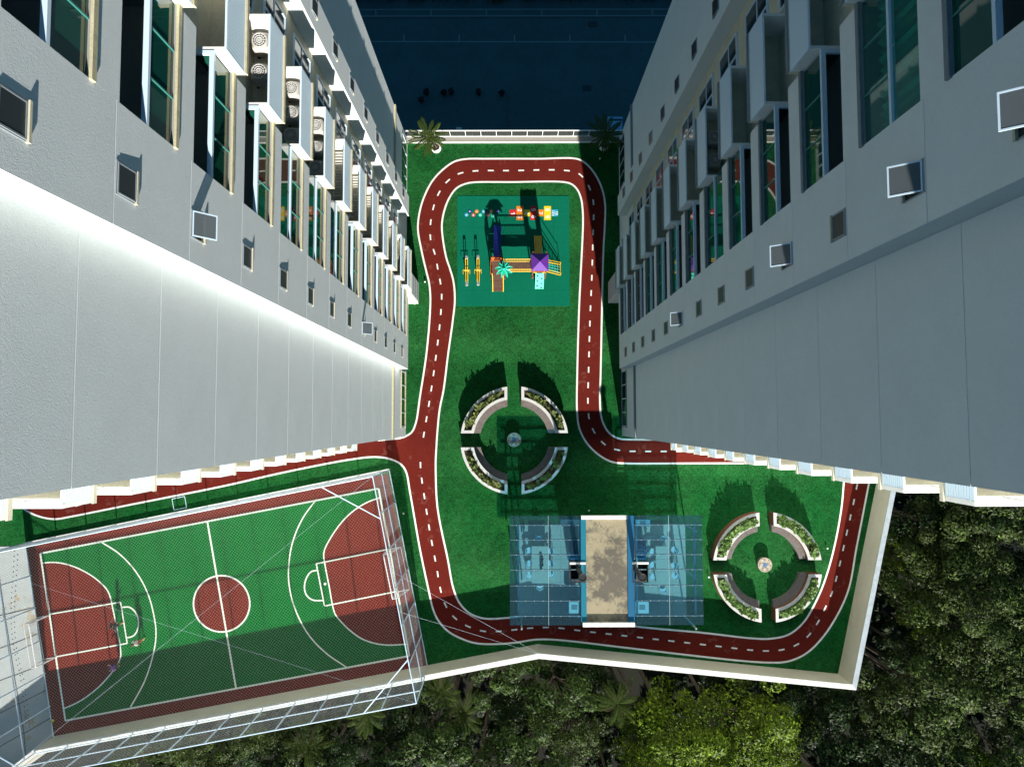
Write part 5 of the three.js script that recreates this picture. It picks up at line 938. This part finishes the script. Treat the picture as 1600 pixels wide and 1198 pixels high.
function tree(px, py, h, kind, r, label, vi) {
  const c = at(px, py, h), t = thing(kind === 'palm' ? 'forest_palm' : 'forest_tree', label, kind === 'palm' ? 'palm tree' : 'tree', [c.x, GROUND, c.z], 0, kind === 'palm' ? 'palms in the forest below the walls' : 'trees in the forest below the walls');
  const top = V3(rr(-0.8, 0.8), h - GROUND, rr(-0.8, 0.8));
  if (kind === 'palm') {
    part('trunk', new THREE.TubeGeometry(new THREE.CatmullRomCurve3([V3(0, 0, 0), V3(top.x * 0.2, top.y * 0.4, 0.1), V3(top.x * 0.6, top.y * 0.8, top.z * 0.5), top]), 18, 0.17, 9), M.trunk, t);
    for (let i = 0; i < 16; i++) { const f = part('frond', FB[i % 3], fpalmM, t); f.position.copy(top); f.rotation.y = i * 2.399 + rr(-0.25, 0.25); const k = rr(0.8, 1.1) * r / 2.9; f.scale.set(k, k * rr(0.6, 1.35), k); }
    for (let i = 0; i < 5; i++) { const f = part('dry_frond', FB[1], dryM, t); f.position.copy(top).add(V3(0, -0.25, 0)); f.rotation.set(0, i * 1.26 + 0.4, 0); const k = r / 3.6; f.scale.set(k * 0.5, k * 2.4, k * 0.8); }
    return t;
  }
  part('trunk', limbs(top, r * 0.7, 7, 0.22), M.trunk, t);
  const cr = part('crown', CROWN[kind][vi % 2], LM[kind], t); cr.position.copy(top); const k = r / (kind === 'open' ? 2.8 : kind === 'bright' ? 3.4 : 3.25); cr.scale.set(k * rr(0.92, 1.1), k * rr(0.9, 1.15), k * rr(0.92, 1.1)); cr.rotation.y = rr(0, 6.28);
  return t;
}
const TREES = [
  [1140, 1128, -5.5, 'bright', 4.6, 'broad bright yellow-green tree below the cream wall, the brightest of the forest'],
  [1060, 1160, -7, 'bright', 3.6, 'yellow-green bushy tree just left of the brightest tree'],
  [1195, 1180, -8, 'bright', 3.4, 'yellow-green tree at the lower right side of the brightest tree'],
  [1010, 1185, -8.5, 'bright', 2.8, 'small yellow-green tree at the bottom edge between palm and bright tree'],
  [955, 1095, -7.5, 'palm', 2.5, 'feathery palm below the cream wall, left of the bright tree'],
  [735, 1115, -8.5, 'palm', 2.4, 'palm with drooping fronds near the corner of the court fence'],
  [672, 1085, -8, 'palm', 2.0, 'palm with dry grey fronds right beside the court fence corner'],
  [560, 1130, -7.5, 'palm', 2.3, 'palm with upright feathery fronds below the court fence'],
  [465, 1165, -8.5, 'palm', 2.5, 'large palm below the middle of the court fence'],
  [765, 1050, -8.5, 'open', 2.4, 'small loose-leaved tree close under the bend of the cream wall'],
  [865, 1080, -8, 'open', 2.6, 'loose-leaved tree with pale limbs below the bend of the cream wall'],
  [845, 1155, -9, 'open', 3.0, 'open tree with thin pale branches at the bottom centre'],
  [905, 1150, -9, 'grey', 2.5, 'grey-green tree between the open tree and the yellow-green tree'],
  [665, 1165, -10, 'open', 2.6, 'open tree at the bottom edge below the dry palm'],
  [760, 1185, -10, 'open', 2.8, 'open tree at the bottom edge right of the dry palm'],
  [600, 1190, -9.5, 'dark', 2.8, 'dark tree at the bottom edge below the court fence corner'],
  [300, 1175, -9, 'grey', 2.6, 'grey-green tree seen through the lower fence netting'],
  [210, 1205, -9, 'grey', 2.7, 'grey-green tree at the bottom edge near the terrace corner'],
  [395, 1135, -10, 'grey', 2.2, 'pale tree behind the middle of the lower fence netting'],
  [510, 1095, -11, 'grey', 2.2, 'small pale tree close under the right part of the lower fence'],
  [1000, 1130, -10, 'dark', 2.6, 'dark tree in the gap between palm and bright tree'],
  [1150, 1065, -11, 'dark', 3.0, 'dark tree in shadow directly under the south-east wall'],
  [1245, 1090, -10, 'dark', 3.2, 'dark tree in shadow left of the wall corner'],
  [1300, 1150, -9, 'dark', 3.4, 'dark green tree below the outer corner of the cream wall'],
  [1400, 1180, -8, 'dark', 3.6, 'dark green tree at the bottom edge right of the wall corner'],
  [1370, 1100, -9, 'grey', 3.0, 'grey-green tree just outside the corner of the cream wall'],
  [1445, 1080, -6.5, 'grey', 4.0, 'large grey-green tree right of the corner of the cream wall'],
  [1530, 1120, -6.5, 'grey', 3.8, 'large grey-green tree in the lower right corner'],
  [1590, 1180, -7, 'grey', 3.6, 'grey-green tree cut off by the lower right corner of the picture'],
  [1500, 1195, -8, 'bright', 2.6, 'olive tree at the bottom edge near the right corner'],
  [1560, 1010, -6, 'grey', 3.8, 'broad grey-green tree at the right edge, halfway down the forest'],
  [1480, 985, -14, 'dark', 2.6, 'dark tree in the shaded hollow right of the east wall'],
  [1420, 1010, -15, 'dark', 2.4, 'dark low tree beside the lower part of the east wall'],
  [1450, 900, -6.5, 'grey', 3.6, 'olive-grey tree beside the middle of the east wall'],
  [1530, 915, -6, 'grey', 3.6, 'olive-grey tree near the right edge beyond the middle of the east wall'],
  [1590, 935, -7, 'dark', 3.2, 'dark tree cut off by the right edge'],
  [1440, 960, -8, 'bright', 2.2, 'small olive-yellow tree beside the lower middle of the east wall'],
  [1500, 830, -5.5, 'grey', 3.6, 'olive-grey tree under the balconies of the right tower'],
  [1430, 820, -7.5, 'dark', 3.0, 'dark tree beside the upper end of the east wall'],
  [1575, 835, -6, 'grey', 3.6, 'olive-grey tree at the right edge under the balconies'],
  [1415, 880, -9, 'bright', 1.9, 'small yellow-green tree against the middle of the east wall'],
  [1545, 775, -7, 'dark', 3.4, 'dark tree half hidden under the right tower balconies'],
  [1620, 1080, -6, 'grey', 3.8, 'grey-green tree just beyond the right edge, low in the forest'],
  [625, 1120, -10.5, 'dark', 2.7, 'dark tree filling the gap below the right end of the lower court fence'],
  [700, 1140, -11, 'dark', 2.8, 'dark low tree right of the dry palm below the wall'],
  [905, 1060, -11, 'dark', 2.6, 'dark tree close under the cream wall right of its bend'],
  [520, 1175, -11, 'dark', 2.8, 'dark tree between the two palms below the court fence'],
  [415, 1165, -12, 'dark', 2.7, 'dark tree left of the large palm below the court fence'],
  [800, 1115, -12, 'dark', 2.7, 'dark low tree below the bend of the cream wall'],
  [1455, 1235, -8, 'dark', 3.6, null], [1300, 1240, -8, 'dark', 3.4, null], [1130, 1250, -8, 'dark', 3.4, null], [960, 1250, -9, 'dark', 3.2, null], [800, 1255, -9, 'grey', 3.2, null], [620, 1260, -9, 'dark', 3.0, null], [450, 1255, -9, 'grey', 3.2, null], [1590, 1260, -7, 'grey', 3.6, null],
];
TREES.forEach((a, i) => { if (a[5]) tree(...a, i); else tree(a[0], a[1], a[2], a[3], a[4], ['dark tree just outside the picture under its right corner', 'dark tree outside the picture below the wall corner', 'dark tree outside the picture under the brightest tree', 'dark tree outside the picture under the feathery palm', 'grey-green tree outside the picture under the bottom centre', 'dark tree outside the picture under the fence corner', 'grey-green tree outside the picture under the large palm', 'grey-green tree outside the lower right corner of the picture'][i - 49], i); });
{ // low undergrowth between the trunks
  seed = 515; const g = LEAF(1.3, 9, 40, 0.2, 44, 0.6), list = 520, m = new THREE.InstancedMesh(g, leafMat(0.008, 0.017, 0.004), list), mm = new THREE.Matrix4(), q = new THREE.Quaternion();
  for (let i = 0; i < list; i++) {
    let x, z; for (;;) { x = rr(-36, 52); z = rr(-2, 46); const e = z < 17.5 + (x < 0 ? -x * 0.19 : x * 0.1) + 1.5, f = x < 26; if (!(e && f)) break; }
    q.setFromAxisAngle(V3(0, 1, 0), rr(0, 6.28)); const k = rr(0.8, 1.7); mm.compose(V3(x, rr(-27, -18), z), q, V3(k, k, k)); m.setMatrixAt(i, mm);
  }
  m.name = 'undergrowth'; tag(m, 'dark leafy undergrowth between the forest trees', 'undergrowth', null, 'stuff'); m.castShadow = m.receiveShadow = true; scene.add(m);
}

renderer.render(scene, camera);
